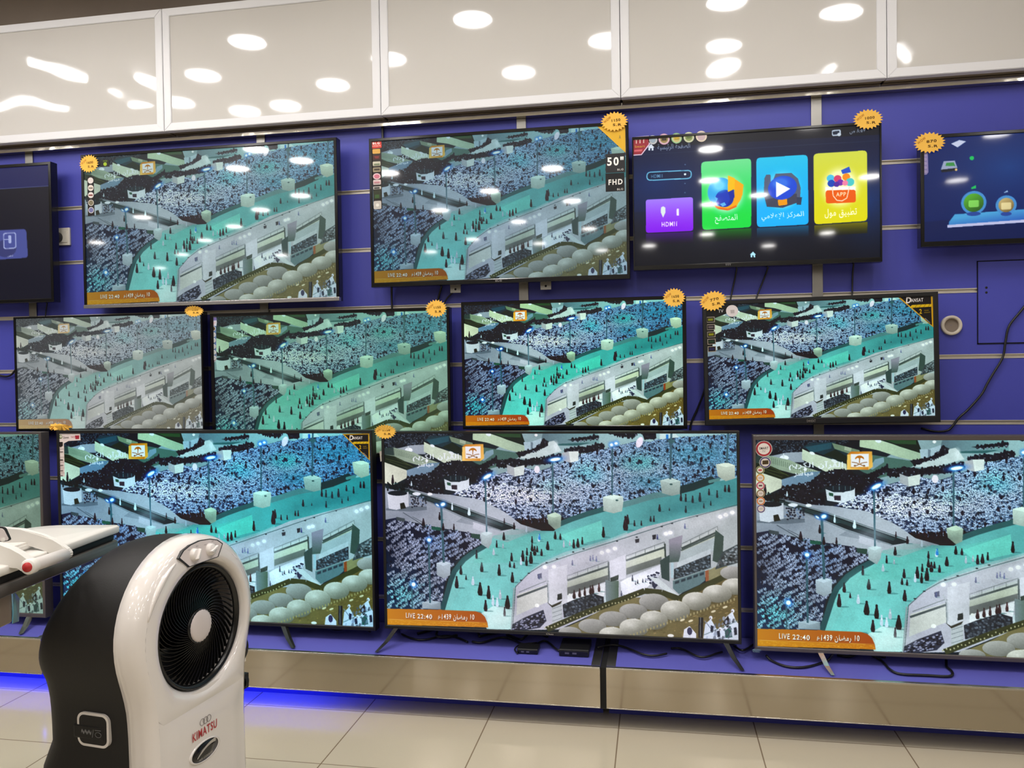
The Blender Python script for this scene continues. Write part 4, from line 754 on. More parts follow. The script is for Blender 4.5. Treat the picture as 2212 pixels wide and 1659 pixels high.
for k, (y, c) in enumerate(((687.5, (120, 124, 20)), (703.5, (90, 80, 84)), (719.5, (130, 130, 24)), (735, (30, 54, 36)), (751, (34, 34, 76)))):
    x = 1538+k*.5; s.poly([(x-9, y-6), (x+9, y-6.6), (x+9.3, y+5.6), (x-8.6, y+6.4)], (150, 140, 128)); s.poly([(x-7.5, y-4.6), (x+7.5, y-5.2), (x+7.8, y+4.3), (x-7.2, y+5)], (20, 18, 20)); s.poly([(x-5.5, y-2.5), (x+5.5, y-3), (x+5.6, y+2), (x-5.3, y+2.5)], c)
s.done('badge_strip', 'black corner strip with a round white seal and five square icons')
def dansat(root, Yp, tl, tr, br):
    s = Stick(root, Yp); tl, tr, br = (np.array(p, float) for p in (tl, tr, br)); ux = tr-tl; uy = br-tr
    def W(u, v): p = tr+ux*(u-1)+uy*v; return (p[0], p[1])
    s.poly([W(0, 0), W(1, 0), W(1, 1)], (206, 160, 24)); s.poly([W(.1, .045), W(.955, .045), W(.955, .93)], (22, 18, 20))
    s.text('D', W(.26, .24), W(.4, .24), W(.28, .06), (226, 222, 222), .03); s.text('ANSAT', W(.4, .215), W(.74, .215), W(.4, .11), (220, 216, 216), .02)
    s.poly([W(.36, .38), W(.42, .3), W(.96, .3), W(.96, .38)], (214, 178, 22))
    for k in range(4): s.poly([W(.5+k*.12, .38), W(.56+k*.12, .3), W(.57+k*.12, .3), W(.51+k*.12, .38)], (60, 46, 12))
    s.text('2', W(.62, .57), W(.69, .57), W(.62, .43), (206, 170, 24), .02); s.text('YEARS', W(.75, .5), W(.88, .5), W(.75, .46), (150, 124, 24)); s.text('WARRANTY', W(.75, .56), W(.92, .56), W(.75, .525), (150, 124, 24)); s.poly([W(.76, .72), W(.9, .86), W(.91, .845), (W(.78, .70))], (120, 116, 120))
    return s.done('corner_sticker', 'black and yellow triangle sticker')
dansat(tvK, FL, (739, 937), (798, 936), (799, 995)); dansat(tvI, FB, (1940, 641), (2018.5, 637.5), (2020, 711))
s = Stick(tvK, FL); s.poly([(124, 937), (173, 936.5), (174, 951), (148, 952.5), (138, 958), (140, 1029), (127, 1029.5)], (222, 208, 206)); s.ell(130.5, 943.5, 4.4, 4.6, (110, 130, 80)); s.ell(131.5, 943, 2.5, 2.8, (200, 196, 180)); s.text('Dansat', (136.5, 947.5), (149, 947), (136.5, 942.5), (90, 84, 80)); s.text('TWO', (152.5, 946.5), (162, 946), (152.5, 942.5), (196, 110, 120)); s.poly([(162, 941), (171, 940.5), (170.5, 948), (163, 948.5)], (160, 40, 56))
s.poly([(126, 955), (135.5, 954.6), (135.5, 963), (131, 966), (126.4, 963.6)], (34, 28, 28))
for k, y in enumerate((969.5, 987, 998.5, 1010, 1021)): s.poly([(127, y), (139, y-.3), (139, y+.5), (127, y+.8)], (170, 154, 152)); s.poly([(129.5, y+5.5), (136, y+5.3), (136, y+7.6), (129.5, y+7.8)], (120, 108, 108) if k != 1 else (60, 54, 54))
s.done('corner_strip', 'white corner strip with small printed marks')
s = Stick(tvM, FL); s.ell(1650, 969.5, 18.5, 17.5, (190, 190, 186)); s.ell(1650, 969.5, 17, 16, (168, 44, 56)); s.ell(1650, 969.5, 13.2, 12.4, (226, 216, 210)); s.text('SMART', (1640, 971.5), (1660, 970.5), (1640, 966), (50, 44, 46), .02); s.text('TV', (1646.5, 977.5), (1653.5, 977), (1646.5, 973), (150, 140, 140)); s.ell(1653, 999, 13, 12.6, (180, 176, 170)); s.ell(1653, 999, 11.6, 11.2, (50, 46, 116)); s.ell(1653, 999, 9.4, 9, (216, 206, 196)); s.poly([(1647, 995), (1660, 994), (1660, 1002.5), (1647, 1003.5)], (70, 56, 34))
for y, c, d in ((1015.5, (90, 110, 60), (190, 60, 60)), (1032.5, (220, 160, 60), (190, 180, 170)), (1049, (196, 60, 110), (80, 60, 60)), (1066, (120, 100, 70), (190, 180, 176)), (1082.5, (216, 110, 50), (150, 140, 120)), (1099, (90, 84, 150), (190, 184, 190))):
    x = 1642+(y-1015)*.022; s.ell(x, y, 9.4, 9, (190, 180, 150)); s.ell(x, y, 8.6, 8.2, c); s.ell(x, y, 6.6, 6.2, (220, 210, 202)); s.poly([(x-3.6, y-1.4), (x+3.6, y-1.6), (x+3.6, y+1.4), (x-3.6, y+1.6)], d)
s.done('badge_chain', 'chain of round seals down the left edge')

# ---------------------------------------------------------------- starburst price tags
def price_tag(px, py, Yp, rx, rz, price, label, lean=0., fold=0., turn=0.):
    p = at(px, py, Yp); m = MB(); st = star_pts(rx, rz); ct, sn = math.cos(turn), math.sin(turn)
    def bend(x, z, y=0.): x, z = x*ct-z*sn, x*sn+z*ct; return Vector((x, y+lean*z+(-fold*max(z, 0)**2/rz), z*(1-.5*min(fold, 1)*(z > 0))))
    n = len(st); c0 = m.v(bend(0, 0)); c1 = m.v(bend(0, 0, .0012)); fr = [m.v(bend(x, z)) for x, z in st]; bk = [m.v(bend(x, z, .0012)) for x, z in st]
    for i in range(n): m.f([c0, fr[i], fr[i-1]]); m.f([c1, bk[i-1], bk[i]]); m.f([fr[i-1], fr[i], bk[i], bk[i-1]])
    def txt(t, x, z, w, h, ang, mi):
        m.mi = mi; tri, (W, H) = glyphs(t, .02)
        for f_ in tri: m.face([bend(x+(a*w/W-w/2)*math.cos(ang)-(b*h/H-h/2)*math.sin(ang), z+(a*w/W-w/2)*math.sin(ang)+(b*h/H-h/2)*math.cos(ang), -.0006) for a, b in f_])
    txt('WOW', -rx*.5, rz*.22, rx*.62, rz*.24, R(38), 2); txt(price, rx*.12, rz*.12, rx*.62, rz*.26, R(4), 1); txt('S.R', rx*.2, -rz*.34, rx*.62, rz*.24, R(-2), 1)
    o = m.done('price_tag', ['tag_yellow', 'tag_ink', 'tag_ink_faint'], normals=False); o.location = p
    return tag(o, label, 'price tag', 'yellow starburst price tags')
TY, TL3 = ROW-.003, ROW3-.003
price_tag(192, 353.5, TY, .052, .043, '1600', 'yellow starburst price tag on the upper left corner of the television with the silver lip')
price_tag(1327, 262.5, TY, .058, .042, '1150', 'yellow starburst price tag over the yellow corner of the fifty inch television')
price_tag(1875, 257.5, TY, .057, .041, '1000', 'yellow starburst price tag on the corner of the app tile television')
price_tag(2008, 308, TY, .059, .042, '870', 'yellow starburst price tag on the small blue screen television')
price_tag(419, 671, TY, .050, .030, '980', 'yellow starburst price tag with its top folded, on the washed out television', fold=.5)
price_tag(942, 666.5, TY, .049, .040, '1150', 'yellow starburst price tag reading 1150 on the green tinted television')
price_tag(1456, 643, TY, .047, .041, '1650', 'yellow starburst price tag reading 1650 on the vivid green television')
price_tag(1540, 650, TY, .056, .042, '770', 'yellow starburst price tag reading 770 on the thick bezel television', turn=R(10))
price_tag(832, 931.5, TL3, .050, .034, '1750', 'yellow starburst price tag reading 1750 on the large bottom row television', fold=.25)
def crumpled():
    p = at(128, 926, ROW3+.006); m = MB(); rng = random.Random(3); st = star_pts(.062, .018, 14)
    v = [m.v((x, rng.uniform(-.006, .012), z+.004+rng.uniform(-.003, .006))) for x, z in st]; c = [m.v((0.02, -.008, .016)), m.v((-.03, .004, .012))]
    for i in range(len(v)): m.f([c[0 if v[i].co.x > 0 else 1], v[i], v[i-1]])
    m.f([c[0], c[1], v[0]]); m.f([c[0], c[1], v[len(v)//2]])
    o = m.done('price_tag', 'tag_yellow'); o.location = p; tag(o, 'crumpled yellow price tag on top of the television behind the cooler', 'price tag', 'yellow starburst price tags')
crumpled()

# ================================================================ platform with mirror fascia
PZ, PF = .195, -.435
def platform(x0, x1, label):
    cx = (x0+x1)/2; w = (x1-x0)/2
    o = thing('display_platform', label, 'platform', (cx, PF, 0), 'blue platforms along the wall')
    m = MB(); m.box(-w, w, .016, -PF-.012, .165, PZ, .0015); m.done('top_board', 'platform_blue', o)
    m = MB(); m.box(-w, w, 0, .0155, .04, PZ-.006); m.done('fascia', 'mirror_steel', o)
    m = MB(); m.box(-w, w, -.003, .016, PZ-.006, PZ+.0015, .001); m.box(-w, w, -.0025, .012, .0375, .041, .001); m.done('edge_trim', 'aluminium', o)
    m = MB(); m.box(-w, w, .15, .165, FLZ, .165); m.done('toe_board', 'slatwall_blue', o)
    for s in (-1, 1): m = MB(); m.box(s*w-(.035 if s > 0 else 0), s*w+(0 if s > 0 else .035), .02, -PF-.02, PZ, PZ+.0012); m.done('end_strip', 'dull_steel', o)
    return o
platform(-2.655, -.222, 'blue platform with mirror front under the middle televisions')
platform(-.198, 2.4, 'blue platform with mirror front under the grey framed television')
platform(-5.2, -2.668, 'blue platform with mirror front at the left behind the steam press')
m = MB(); m.box(-.2215, -.1985, PF+.012, -.02, .03, PZ-.004); o = m.done('joint_filler', 'black_matt'); tag(o, 'dark filler strip in the joint between the two mirror fronted platforms', 'filler')
m = MB(); m.box(-5.1, -1.36, PF+.02, PF+.032, .14, .152); o = m.done('led_strip', 'led_blue'); tag(o, 'glowing blue light strip under the left platform', 'light strip')

# ---------------------------------------------------------------- small boxes, cables and bits on the platform
def little_box(x0, x1, y0, y1, h, label, ports):
    cx, cy = (x0+x1)/2, (y0+y1)/2; o = thing('receiver_box', label, 'receiver', (cx, cy, PZ), 'small black boxes on the platform'); w, d = (x1-x0)/2, (y1-y0)/2
    m = MB(); m.box(-w, w, -d, d, .002, h, .003); m.done('case', 'black_satin', o); m = MB(); m.box(-w*.9, w*.9, -d-.0012, -d+.001, h*.25, h*.8, .0008); m.done('front_panel', 'black_gloss', o)
    m = MB()
    for k in range(ports): m.box(-w*.6+k*w*.5, -w*.6+k*w*.5+w*.28, -d-.0018, -d-.001, h*.4, h*.62)
    m.done('port', 'dull_steel', o)
    return o
little_box(-.564, -.478, -.334, -.262, .022, 'small black adapter box in front of the large bottom row television', 2)
little_box(-.392, -.272, -.338, -.20, .030, 'wider black receiver box under the large bottom row television', 2)
def cable(pts, r, label, n=6, mat_='black_satin'):
    m = MB(); m.tube(curve_pts(pts, n), r, 7); o = m.done('power_cable', mat_); return tag(o, label, 'cable', 'cables behind the bottom row televisions' if 'dark tangle' in label else 'loose cables')
zc = PZ+.006
cable([at(1846, 556, -.02), at(1842, 590, -.012), at(1841, 632, -.012), at(1841, 660, -.02)], .0035, 'thin black cable hanging from the right of the app tile television')
cable([at(1594, 566, -.03), at(1588, 600, -.012), at(1579, 642, -.012), at(1578, 660, -.03)], .0035, 'thin black cable hanging under the left of the app tile television')
cable([at(1664, 560, -.03), at(1655, 590, -.012), at(1636, 638, -.012), at(1630, 660, -.03)], .0035, 'thin black cable slanting under the middle of the app tile television')
cable([at(957, 610, -.03), at(950, 632, -.014), at(943, 660, -.014), at(940, 690, -.03)], .0045, 'black cable under the left bracket of the fifty inch television')
cable([at(1008, 606, -.03), at(985, 626, -.02), at(962, 650, -.014), at(950, 690, -.03)], .0035, 'thin black cable slanting under the left bracket of the fifty inch television')
cable([at(846, 610, -.02), at(846, 640, -.012), at(847, 680, -.014), at(847, 700, -.02)], .005, 'thick black cable hanging below the left end of the fifty inch television')
cable([at(104, 640, -.03), at(100, 668, -.014), at(96, 700, -.02)], .003, 'thin black cable under the dark menu television')
cable([at(824, 252, -.02), at(826, 272, -.012), at(827, 300, -.012), at(830, 330, -.02)], .006, 'black line dropping from the white panels beside the fifty inch television')  # narrow black upright below the panel joint
cable([at(-30, 800, -.012), at(4, 812, -.012), at(22, 811, -.012), at(36, 796, -.02)], .005, 'black cable looping past the left side of the washed out television')
cable([at(1528, 800, -.035), at(1521, 845, -.03), at(1508, 880, -.014), at(1493, 915, -.014), at(1490, 945, -.02)], .0045, 'black cable down the left side of the thick bezel television')
cable([at(p[0], p[1], -.012) for p in ((2230, 640), (2205, 672), (2180, 704), (2172, 738), (2166, 772), (2146, 806), (2132, 830), (2120, 852), (2092, 884), (2072, 902), (2058, 920), (2046, 930), (2020, 932), (1990, 925))], .0045, 'long black cable crossing the blue wall at the right')
cable([atz(1655, 1416, zc+.012), atz(1668, 1428, zc), atz(1700, 1440, zc), atz(1740, 1441, zc), atz(1785, 1428, zc), atz(1800, 1412, zc+.03)], .005, 'black cable curling round the silver foot of the grey framed television')
cable([atz(1880, 1414, zc+.006), atz(1905, 1428, zc), atz(1922, 1446, zc), atz(1945, 1456, zc), atz(2000, 1459, zc), atz(2050, 1461, zc), atz(2057, 1452, zc), atz(2045, 1440, zc), atz(2044, 1426, zc+.004)], .005, 'black cable lying in a loop on the right platform')
rng = random.Random(11)
for k, (a, b, lab) in enumerate((((868, 1372), (1010, 1388), 'tangled black cable behind the left foot of the large television'), ((1020, 1382), (1140, 1392), 'tangled black cable behind the small adapter box'), ((1150, 1392), (1215, 1402), 'tangled black cable between the two black boxes'), ((1290, 1402), (1440, 1416), 'tangled black cable right of the platform joint'), ((1450, 1412), (1560, 1420), 'tangled black cable near the right foot of the large television'), ((1575, 1402), (1640, 1404), 'tangled black cable between the two large bottom televisions'), ((690, 1352), (800, 1372), 'tangled black cable under the television behind the cooler'))):
    pts = []
    for i in range(9):
        t = i/8; x = a[0]+(b[0]-a[0])*t; y = a[1]+(b[1]-a[1])*t+8*math.sin(i*.8+k)-2; p = atz(x, y, zc); p.z = zc+.0015*k; p.y = min(max(p.y, -.345), -.05); pts.append(p)
    cable(pts, .0048, lab)
rng = random.Random(21)
for k, (x0, x1) in enumerate(((-1.04, -.85), (-.83, -.67), (-.65, -.46), (.69, .88))):  # extra cables added to darken the shadowed strip behind the televisions
    y0 = rng.uniform(-.17, -.14); pts = []
    for i in range(9): t = i/8; pts.append((x0+.006+(x1-x0-.012)*(t+.12*math.sin(6.3*t)), y0+.05*math.sin(6.3*t+1.3*k), PZ+.0068+.012*math.sin(3.1*t)**2))
    cable(pts, .0058, 'black cable added to the dark tangle behind the bottom row televisions')
cable([atz(1118, 1412, zc), atz(1112, 1402, zc), atz(1125, 1392, zc), atz(1160, 1388, zc)], .003, 'thin black lead of the small adapter box')
# socket and plug
p = at(137.5, 512, 0); o = thing('wall_socket', 'white wall socket with a black plug beside the dark menu television', 'socket', (p.x, 0, p.z))
m = MB(); m.box(-.042, .042, -.012, -.0001, -.043, .043, .003); m.done('face_plate', 'socket_white', o); m = MB(); m.box(-.03, .03, -.0135, -.0119, -.03, .03, .002); m.done('socket_rim', 'socket_white', o)
m = MB(); m.lathe((-.02, -.0136, -.004), (0, -1, 0), [(.026, 0), (.027, .02), (.022, .034), (.001, .036)], 20); o2 = m.done('power_plug', 'black_satin'); o2.location = (p.x, 0, p.z); tag(o2, 'black plug in the white wall socket', 'plug')
cable([(p.x-.02, -.03, p.z-.03), (p.x-.018, -.03, p.z-.08), (p.x-.05, -.025, p.z-.16), (p.x-.1, -.03, p.z-.22)], .004, 'black cable hanging from the plug beside the dark menu television')
# conduit mouth and hatch
p = at(2054, 703, 0); m = MB(); m.lathe((p.x, 0, p.z), (0, -1, 0), [(.028, .0005), (.0275, .012), (.0385, .014), (.04, .01), (.04, -.0)], 40); o = m.done('conduit_mouth', 'pvc_grey')
m = MB(); m.lathe((p.x, 0, p.z), (0, -1, 0), [(.0279, .0012), (.001, .001)], 32); m.done('conduit_inside', 'dusty_shaded', o); tag(o, 'round pale conduit mouth in the blue wall right of the thick bezel television', 'conduit')
a = at(2112, 566, 0); b = at(2114, 741, 0); m = MB(); x1 = a.x+.62; m.box(a.x, x1, -.004, -.0021, b.z, a.z); o = m.done('access_hatch', 'slatwall_blue')
m = MB()
for q in ((a.x-.004, a.x, b.z-.004, a.z+.004), (x1, x1+.004, b.z-.004, a.z+.004), (a.x-.004, x1+.004, a.z, a.z+.004), (a.x-.004, x1+.004, b.z-.005, b.z)): m.box(q[0], q[1], -.0032, -.0021, q[2], q[3])
m.done('hatch_gap', 'dark_gap', o); m = MB()
for z in (.62, .68): m.lathe((a.x+.03, -.0041, b.z+(a.z-b.z)*z), (0, -1, 0), [(.005, 0), (.0035, .001), (.0001, .001)], 12)
m.done('hatch_screw', 'black_matt', o); tag(o, 'flush blue access hatch outlined on the wall at the right edge', 'hatch')
for x, y, lab in ((984, 624, 'small grey steel bracket tab under the left of the fifty inch television'), (1179, 617, 'small grey steel bracket tab under the middle of the fifty inch television')):
    p = at(x, y, -.05); m = MB(); m.box(-.024, .024, -.002, .002, -.018, .05, .001); o = m.done('bracket_tab', 'dull_steel'); m = MB(); m.lathe((0, -.0021, -.002), (0, -1, 0), [(.005, 0), (.0001, .0004)], 12); m.done('tab_hole', 'dark_gap', o); o.location = p; tag(o, lab, 'bracket', 'bracket tabs under the fifty inch television')
p = at(1634, 1406, ROW3-.004); m = MB(); rg = random.Random(5); r0 = [Vector((.022*math.cos(t)*rg.uniform(.6, 1), rg.uniform(-.004, .004), .009*math.sin(t)*rg.uniform(.6, 1.1))) for t in np.linspace(0, 2*PI, 14)[:-1]]
m.loft([[v+Vector((0, .006, 0)) for v in r0], r0, [v*.5+Vector((0, -.008, 0)) for v in r0]], smooth=False); o = m.done('tape_wrap', 'plastic_film'); o.location = p; tag(o, 'crumpled clear tape on the corner of the grey framed television', 'tape')
p = at(822, 985, ROW3+.03); m = MB(); m.prism([(-.004, 0, .02), (.01, 0, .022), (.012, 0, .014), (.004, 0, .004), (.005, 0, -.022), (-.001, 0, -.024), (-.003, 0, .0)], (0, .001, 0)); o = m.done('paper_scrap', 'socket_white'); o.location = p; tag(o, 'scrap of white tape between the two large bottom televisions', 'tape')
# ================================================================ air cooler
def cooler():
    ang = R(-7); base = Vector((-1.2969, -1.4094, 0)); o = thing('air_cooler', 'black and white air cooler with a round fan grille standing on the floor', 'air cooler', base)
    o.rotation_euler.z = ang            # local x = towards the front, y = across, z = up
    ZC = .632; RR = .252
    def hw(z):                          # half width of the shell at height z
        pts = ((-.2, .214), (.30, .206), (.40, .208), (.46, .214), (.50, .224), (.54, .236), (.58, .247), (.62, .252), (.66, .251))
        if z >= .66: return math.sqrt(max(0, RR*RR-(z-ZC)**2))
        for (a, va), (b, vb) in zip(pts[:-1], pts[1:]):
            if a <= z <= b: return va+(vb-va)*(z-a)/(b-a)
        return .25
    zs = [.01, .06, .15, .25, .32, .38, .42, .45, .48, .51, .54, .57, .60, .63, .66]; th = [math.acos(min(1, hw(.66)/RR))*0+t for t in np.linspace(math.asin((.66-ZC)/RR), PI/2, 13)[1:]]
    right = [(hw(z), z) for z in zs]+[(RR*math.cos(t), ZC+RR*math.sin(t)) for t in th]
    prof = right+[(-y, z) for y, z in right[-2::-1]]           # open outline from bottom right over the top to bottom left
    fc = (.012, .62); FR = .176
    def ring(x, s, dz=0., zmin=None): return [(x, fc[0]*0+y*s, (z-ZC)*s+ZC+dz if z > ZC else (z if s >= .99 else z+(ZC-z)*0)) for y, z in prof]
    # white shell: side band, rolled edge, front face dishing into the fan opening
    n = len(prof); cen = Vector((0, 0, ZC))
    def inset(x, d): return [(x, y-math.copysign(min(d, abs(y)), y)*min(1, abs(y)/.1), z-(d*max(0, (z-ZC))/RR)) for y, z in prof]
    m = MB(); m.loft([inset(-.072, .004), inset(-.07, 0), inset(-.045, 0), inset(-.022, .002), inset(-.008, .007), inset(.003, .016), inset(.008, .027)], closed=False, cap0=False, cap1=False)
    # front face from the last ring to the fan opening (above) and a flat apron (below)
    last = inset(.008, .027); K = 64
    def onring(r, x, k): a = 2*PI*k/K; return Vector((x, fc[0]+r*math.sin(a), fc[1]+r*math.cos(a)))
    poly = [Vector((0, p[1], p[2])) for p in last]
    def hit(a):                        # where the ray from the fan centre at angle a meets the outline or the apron line z = .40
        d = Vector((0, math.sin(a), math.cos(a))); best = None; c = Vector((0, fc[0], fc[1]))
        segs = list(zip(poly[:-1], poly[1:]))
        for p, q in segs:
            e = q-p; den = d.y*e.z-d.z*e.y
            if abs(den) < 1e-9: continue
            t = ((p.y-c.y)*e.z-(p.z-c.z)*e.y)/den; u = ((p.y-c.y)*d.z-(p.z-c.z)*d.y)/den
            if t > 0 and -.001 <= u <= 1.001 and (best is None or t < best): best = t
        if d.z < -1e-6:
            t = (.405-c.z)/d.z
            if best is None or t < best: best = t
        return c+d*best
    rings = []
    outer = [hit(2*PI*k/K) for k in range(K)]
    for f_, x in ((0, .008), (.25, .011), (.5, .0125), (.75, .011), (.9, .004), (1, -.006)):
        rings.append([Vector((x if f_ else .008, *(outer[k]*(1-f_)+onring(FR+.006, 0, k)*f_).yz)) for k in range(K)])
    rings.append([onring(FR+.001, -.022, k) for k in range(K)]); m.loft(rings, cap0=False, cap1=False)
    low = [p for p in last if p[2] <= .41]; yl = [(abs(p[1]), p[2]) for p in last[:len(last)//2] if p[2] <= .5]
    ap = []
    for z in (.01, .06, .15, .25, .32, .38, .405, .445):
        h = np.interp(z, [q[1] for q in yl], [q[0] for q in yl]); ap.append([(.008+(.010 if abs(t) < .8 else .0)*(1-.5*abs(t)), h*t, z) for t in np.linspace(-1, 1, 17)])
    ap[-2] = [(.0082, p[1], p[2]) for p in ap[-2]]; ap[-1] = [(.004, p[1], p[2]) for p in ap[-1]]; m.loft(ap, closed=False, cap0=False, cap1=False)
    m.done('front_shell', 'cooler_white', o)
    m = MB(); arc = [(t, .252-.048) for t in np.linspace(R(18), R(62), 14)]; pts = [(.008, -(.224)*math.cos(t), ZC+.224*math.sin(t)) for t, _ in arc]
    m.tube(pts, [.002+.006*math.sin(PI*i/13) for i in range(14)], 8); m.done('shell_ridge', 'cooler_white', o)
    # black body
    def top(x):
        xs = (-.40, -.385, -.36, -.335, -.30, -.25, -.20, -.14, -.07); ts = (.60, .645, .715, .765, .81, .852, .872, .880, .882); return float(np.interp(x, xs, ts))
    rings = []
    for x in (-.07, -.10, -.14, -.18, -.22, -.25, -.28, -.30, -.32, -.34, -.36, -.375, -.387, -.395):
        T = top(x); e = max(0, (-.30-x)/.095); sq = 1-.30*e**2.2; r = []
        for y, z in prof:
            zz = z if z < .5 else .5+(z-.5)*(T-.5)/(RR+ZC-.5); b = .03*max(0, min(1, (.29-z)/.05)); r.append((x-(b if x < -.2 else 0)*min(1, (-.2-x)/.1 if x < -.2 else 0), (y*.965+math.copysign(b*.5, y))*sq, zz))
        rings.append(r)
    m = MB(); m.loft(rings, closed=False, cap0=False, cap1=True); m.done('rear_body', 'cooler_black', o)
    m = MB(); m.box(-.36, -.02, -.19, .19, .0, .03, .01); m.done('base_tray', 'cooler_black', o)
    for x in (-.33, -.06):
        for y in (-.16, .16):
            m = MB(); m.lathe((x, y-.012, FLZ+.0225), (0, 1, 0), [(.004, 0), (.02, .001), (.0225, .005), (.0225, .019), (.02, .023), (.004, .024)], 18, True, True); m.box(x-.008, x+.008, y-.014, y+.014, -.015, .001); m.done('caster', 'black_matt', o)
    # fan opening: throat, swirl blades, hub
    m = MB(); m.lathe((0, fc[0], fc[1]), (1, 0, 0), [(FR+.0005, -.021), (FR, -.006), (FR-.004, -.004), (FR-.012, -.012), (FR-.013, -.02)], 64); m.mi = 1; m.lathe((0, fc[0], fc[1]), (1, 0, 0), [(FR-.013, -.02), (FR-.014, -.05), (FR-.03, -.066)], 64); m.mi = 0; m.lathe((0, fc[0], fc[1]), (1, 0, 0), [(FR-.03, -.066), (.03, -.067), (.001, -.067)], 48); m.done('fan_throat', ['fan_black', 'throat_grey'], o)
    NB = 52
    g = MB()
    for k in range(NB):
        a0 = 2*PI*k/NB; pts = []
        for t in np.linspace(0, 1, 9):
            r = .046+(FR-.012-.046)*t; a = a0+1.05*(t**.8); x = -.012-.018*math.sin(PI*min(1, t*1.0))*.6-.004*t
            pts.append(Vector((x, fc[0]+r*math.sin(a), fc[1]+r*math.cos(a))))
        for i in range(8):
            p, q = pts[i], pts[i+1]; d = (q-p).normalized(); nrm = d.cross(Vector((1, 0, 0))).normalized(); w = .0009
            if i == 0: prev = None
            A = [p+nrm*w, p-nrm*w, p-nrm*w+Vector((-.010, 0, 0)), p+nrm*w+Vector((-.010, 0, 0))]; B = [q+nrm*w, q-nrm*w, q-nrm*w+Vector((-.010, 0, 0)), q+nrm*w+Vector((-.010, 0, 0))]
            va = [g.v(v) for v in A] if prev is None else prev; vb = [g.v(v) for v in B]
            for j in range(4): g.f([va[j], va[(j+1) % 4], vb[(j+1) % 4], vb[j]])
            prev = vb
    g.done('swirl_grille', 'fan_black', o)
    m = MB()
    for k in range(5):                  # fan blades behind the grille
        a0 = 2*PI*k/5; r_ = []
        for t in np.linspace(0, 1, 7):
            r = .045+.112*t; row = []
            for u in np.linspace(-.5, .5, 5): a = a0+u*(.75+.25*t)+.35*t; row.append((-.046+u*.026, fc[0]+r*math.sin(a), fc[1]+r*math.cos(a)))
            r_.append(row)
        m.loft(r_, closed=False, cap0=False, cap1=False)
    m.lathe((0, fc[0], fc[1]), (1, 0, 0), [(.05, -.06), (.05, -.03), (.001, -.028)], 32); m.done('fan_rotor', 'black_satin', o)
    m = MB(); m.lathe((0, fc[0], fc[1]), (1, 0, 0), [(.05, -.024), (.0505, -.010), (.046, -.007), (.0455, -.02)], 40); m.done('hub_rim', 'fan_black', o)
    m = MB(); m.loft([[(x, fc[0]+r*(1+(.045 if k % 2 and r > .03 else 0))*math.sin(2*PI*k/48), fc[1]+r*(1+(.045 if k % 2 and r > .03 else 0))*math.cos(2*PI*k/48)) for k in range(48)] for r, x in ((.044, -.02), (.0445, -.007), (.040, -.0035), (.031, -.002), (.028, -.0012), (.004, -.0008))], cap0=False); m.done('hub_cap', 'hub_white', o)
    # control panel on the brow of the shell, leaning back with it
    PO = Vector((.0105, -.002, .838)); ty = Vector((0, 1, 0)); tz = Vector((-.16, 0, .987))
    def pp(y, z, h=0.): return PO+ty*y+tz*z+Vector((.987, 0, .16))*h
    out = [(-.052, -.028), (.096-.004, -.028), (.078, .010), (.056, .028), (.0, .035), (-.056, .028), (-.078, .010), (-.092, -.002)]
    out = [(-.058, -.027), (.062, -.027), (.090, .004), (.070, .019), (.040, .028), (0, .032), (-.040, .028), (-.070, .019), (-.090, .004)]
    m = MB(); m.loft([[pp(y*1.06, z*1.08, -.012) for y, z in out], [pp(y*1.06, z*1.08, .002) for y, z in out]], smooth=False); ctrl = m.done('control_panel', 'panel_ink', o); m = MB(); m.loft([[pp(y, z, -.01) for y, z in out], [pp(y, z, .0027) for y, z in out]], smooth=False); m.done('panel_plate', 'hub_white', ctrl)
    nrm = Vector((.987, 0, .16))
    for y in (-.034, .034):
        m = MB(); c = pp(y, 0, .0027); m.lathe(c, nrm, [(.0185, 0), (.018, .003), (.0155, .011), (.013, .013), (.0005, .0135)], 28)
        d = (ty*math.cos(R(52 if y < 0 else 20))+tz*math.sin(R(52 if y < 0 else 20))); e = nrm.cross(d); q = c+nrm*.012
        m.loft([[q+d*.017+e*.003, q+d*.017-e*.003, q-d*.017-e*.003, q-d*.017+e*.003], [q+d*.015+e*.002+nrm*.009, q+d*.015-e*.002+nrm*.009, q-d*.015-e*.002+nrm*.009, q-d*.015+e*.002+nrm*.009]], smooth=False); m.done('dial_knob', 'cooler_white', o)
        m = MB()
        for t, yy, zz in (('HIGH', y-.022, .016), ('MED', y+.012, .019), ('LOW', y+.022, .006), ('OFF', y-.006, -.026)): m.letters(t, pp(yy, zz, .0029), ty*.010, tz*.0032, .0)
        m.done('dial_marks', 'brand_grey', ctrl)
    # badge and maker's name
    FXn = .0185
    m = MB(); m.letters('KIMATSU', (FXn+.0006, -.066, .316), (0, .105, 0), (0, 0, .025), .016); m.done('maker_name', 'brand_red', o)
    m = MB()
    for k in range(3): m.tube([(FXn+.0005, -.024+k*.014+.0095*math.cos(a), .357+.0095*math.sin(a)) for a in np.linspace(0, 2*PI, 21)[:-1]], .0007, 5, True)
    m.done('ring_emblem', 'brand_grey', o)
    m = MB(); m.loft([[(FXn+x, -.015+.058*s*math.cos(a), .272+.027*s*math.sin(a)) for a in np.linspace(0, 2*PI, 37)[:-1]] for s, x in ((1.12, -.004), (1.1, .0015), (1.0, .0025), (.98, .0005))], cap0=False, cap1=False); m.done('badge_rim', 'cooler_white', o)
    m = MB(); m.loft([[(FXn+x, -.015+.058*s*math.cos(a), .272+.027*s*math.sin(a)) for a in np.linspace(0, 2*PI, 37)[:-1]] for s, x in ((.99, -.003), (.985, .0012), (.4, .0028))], cap0=False); bd = m.done('oval_badge', 'black_gloss', o)
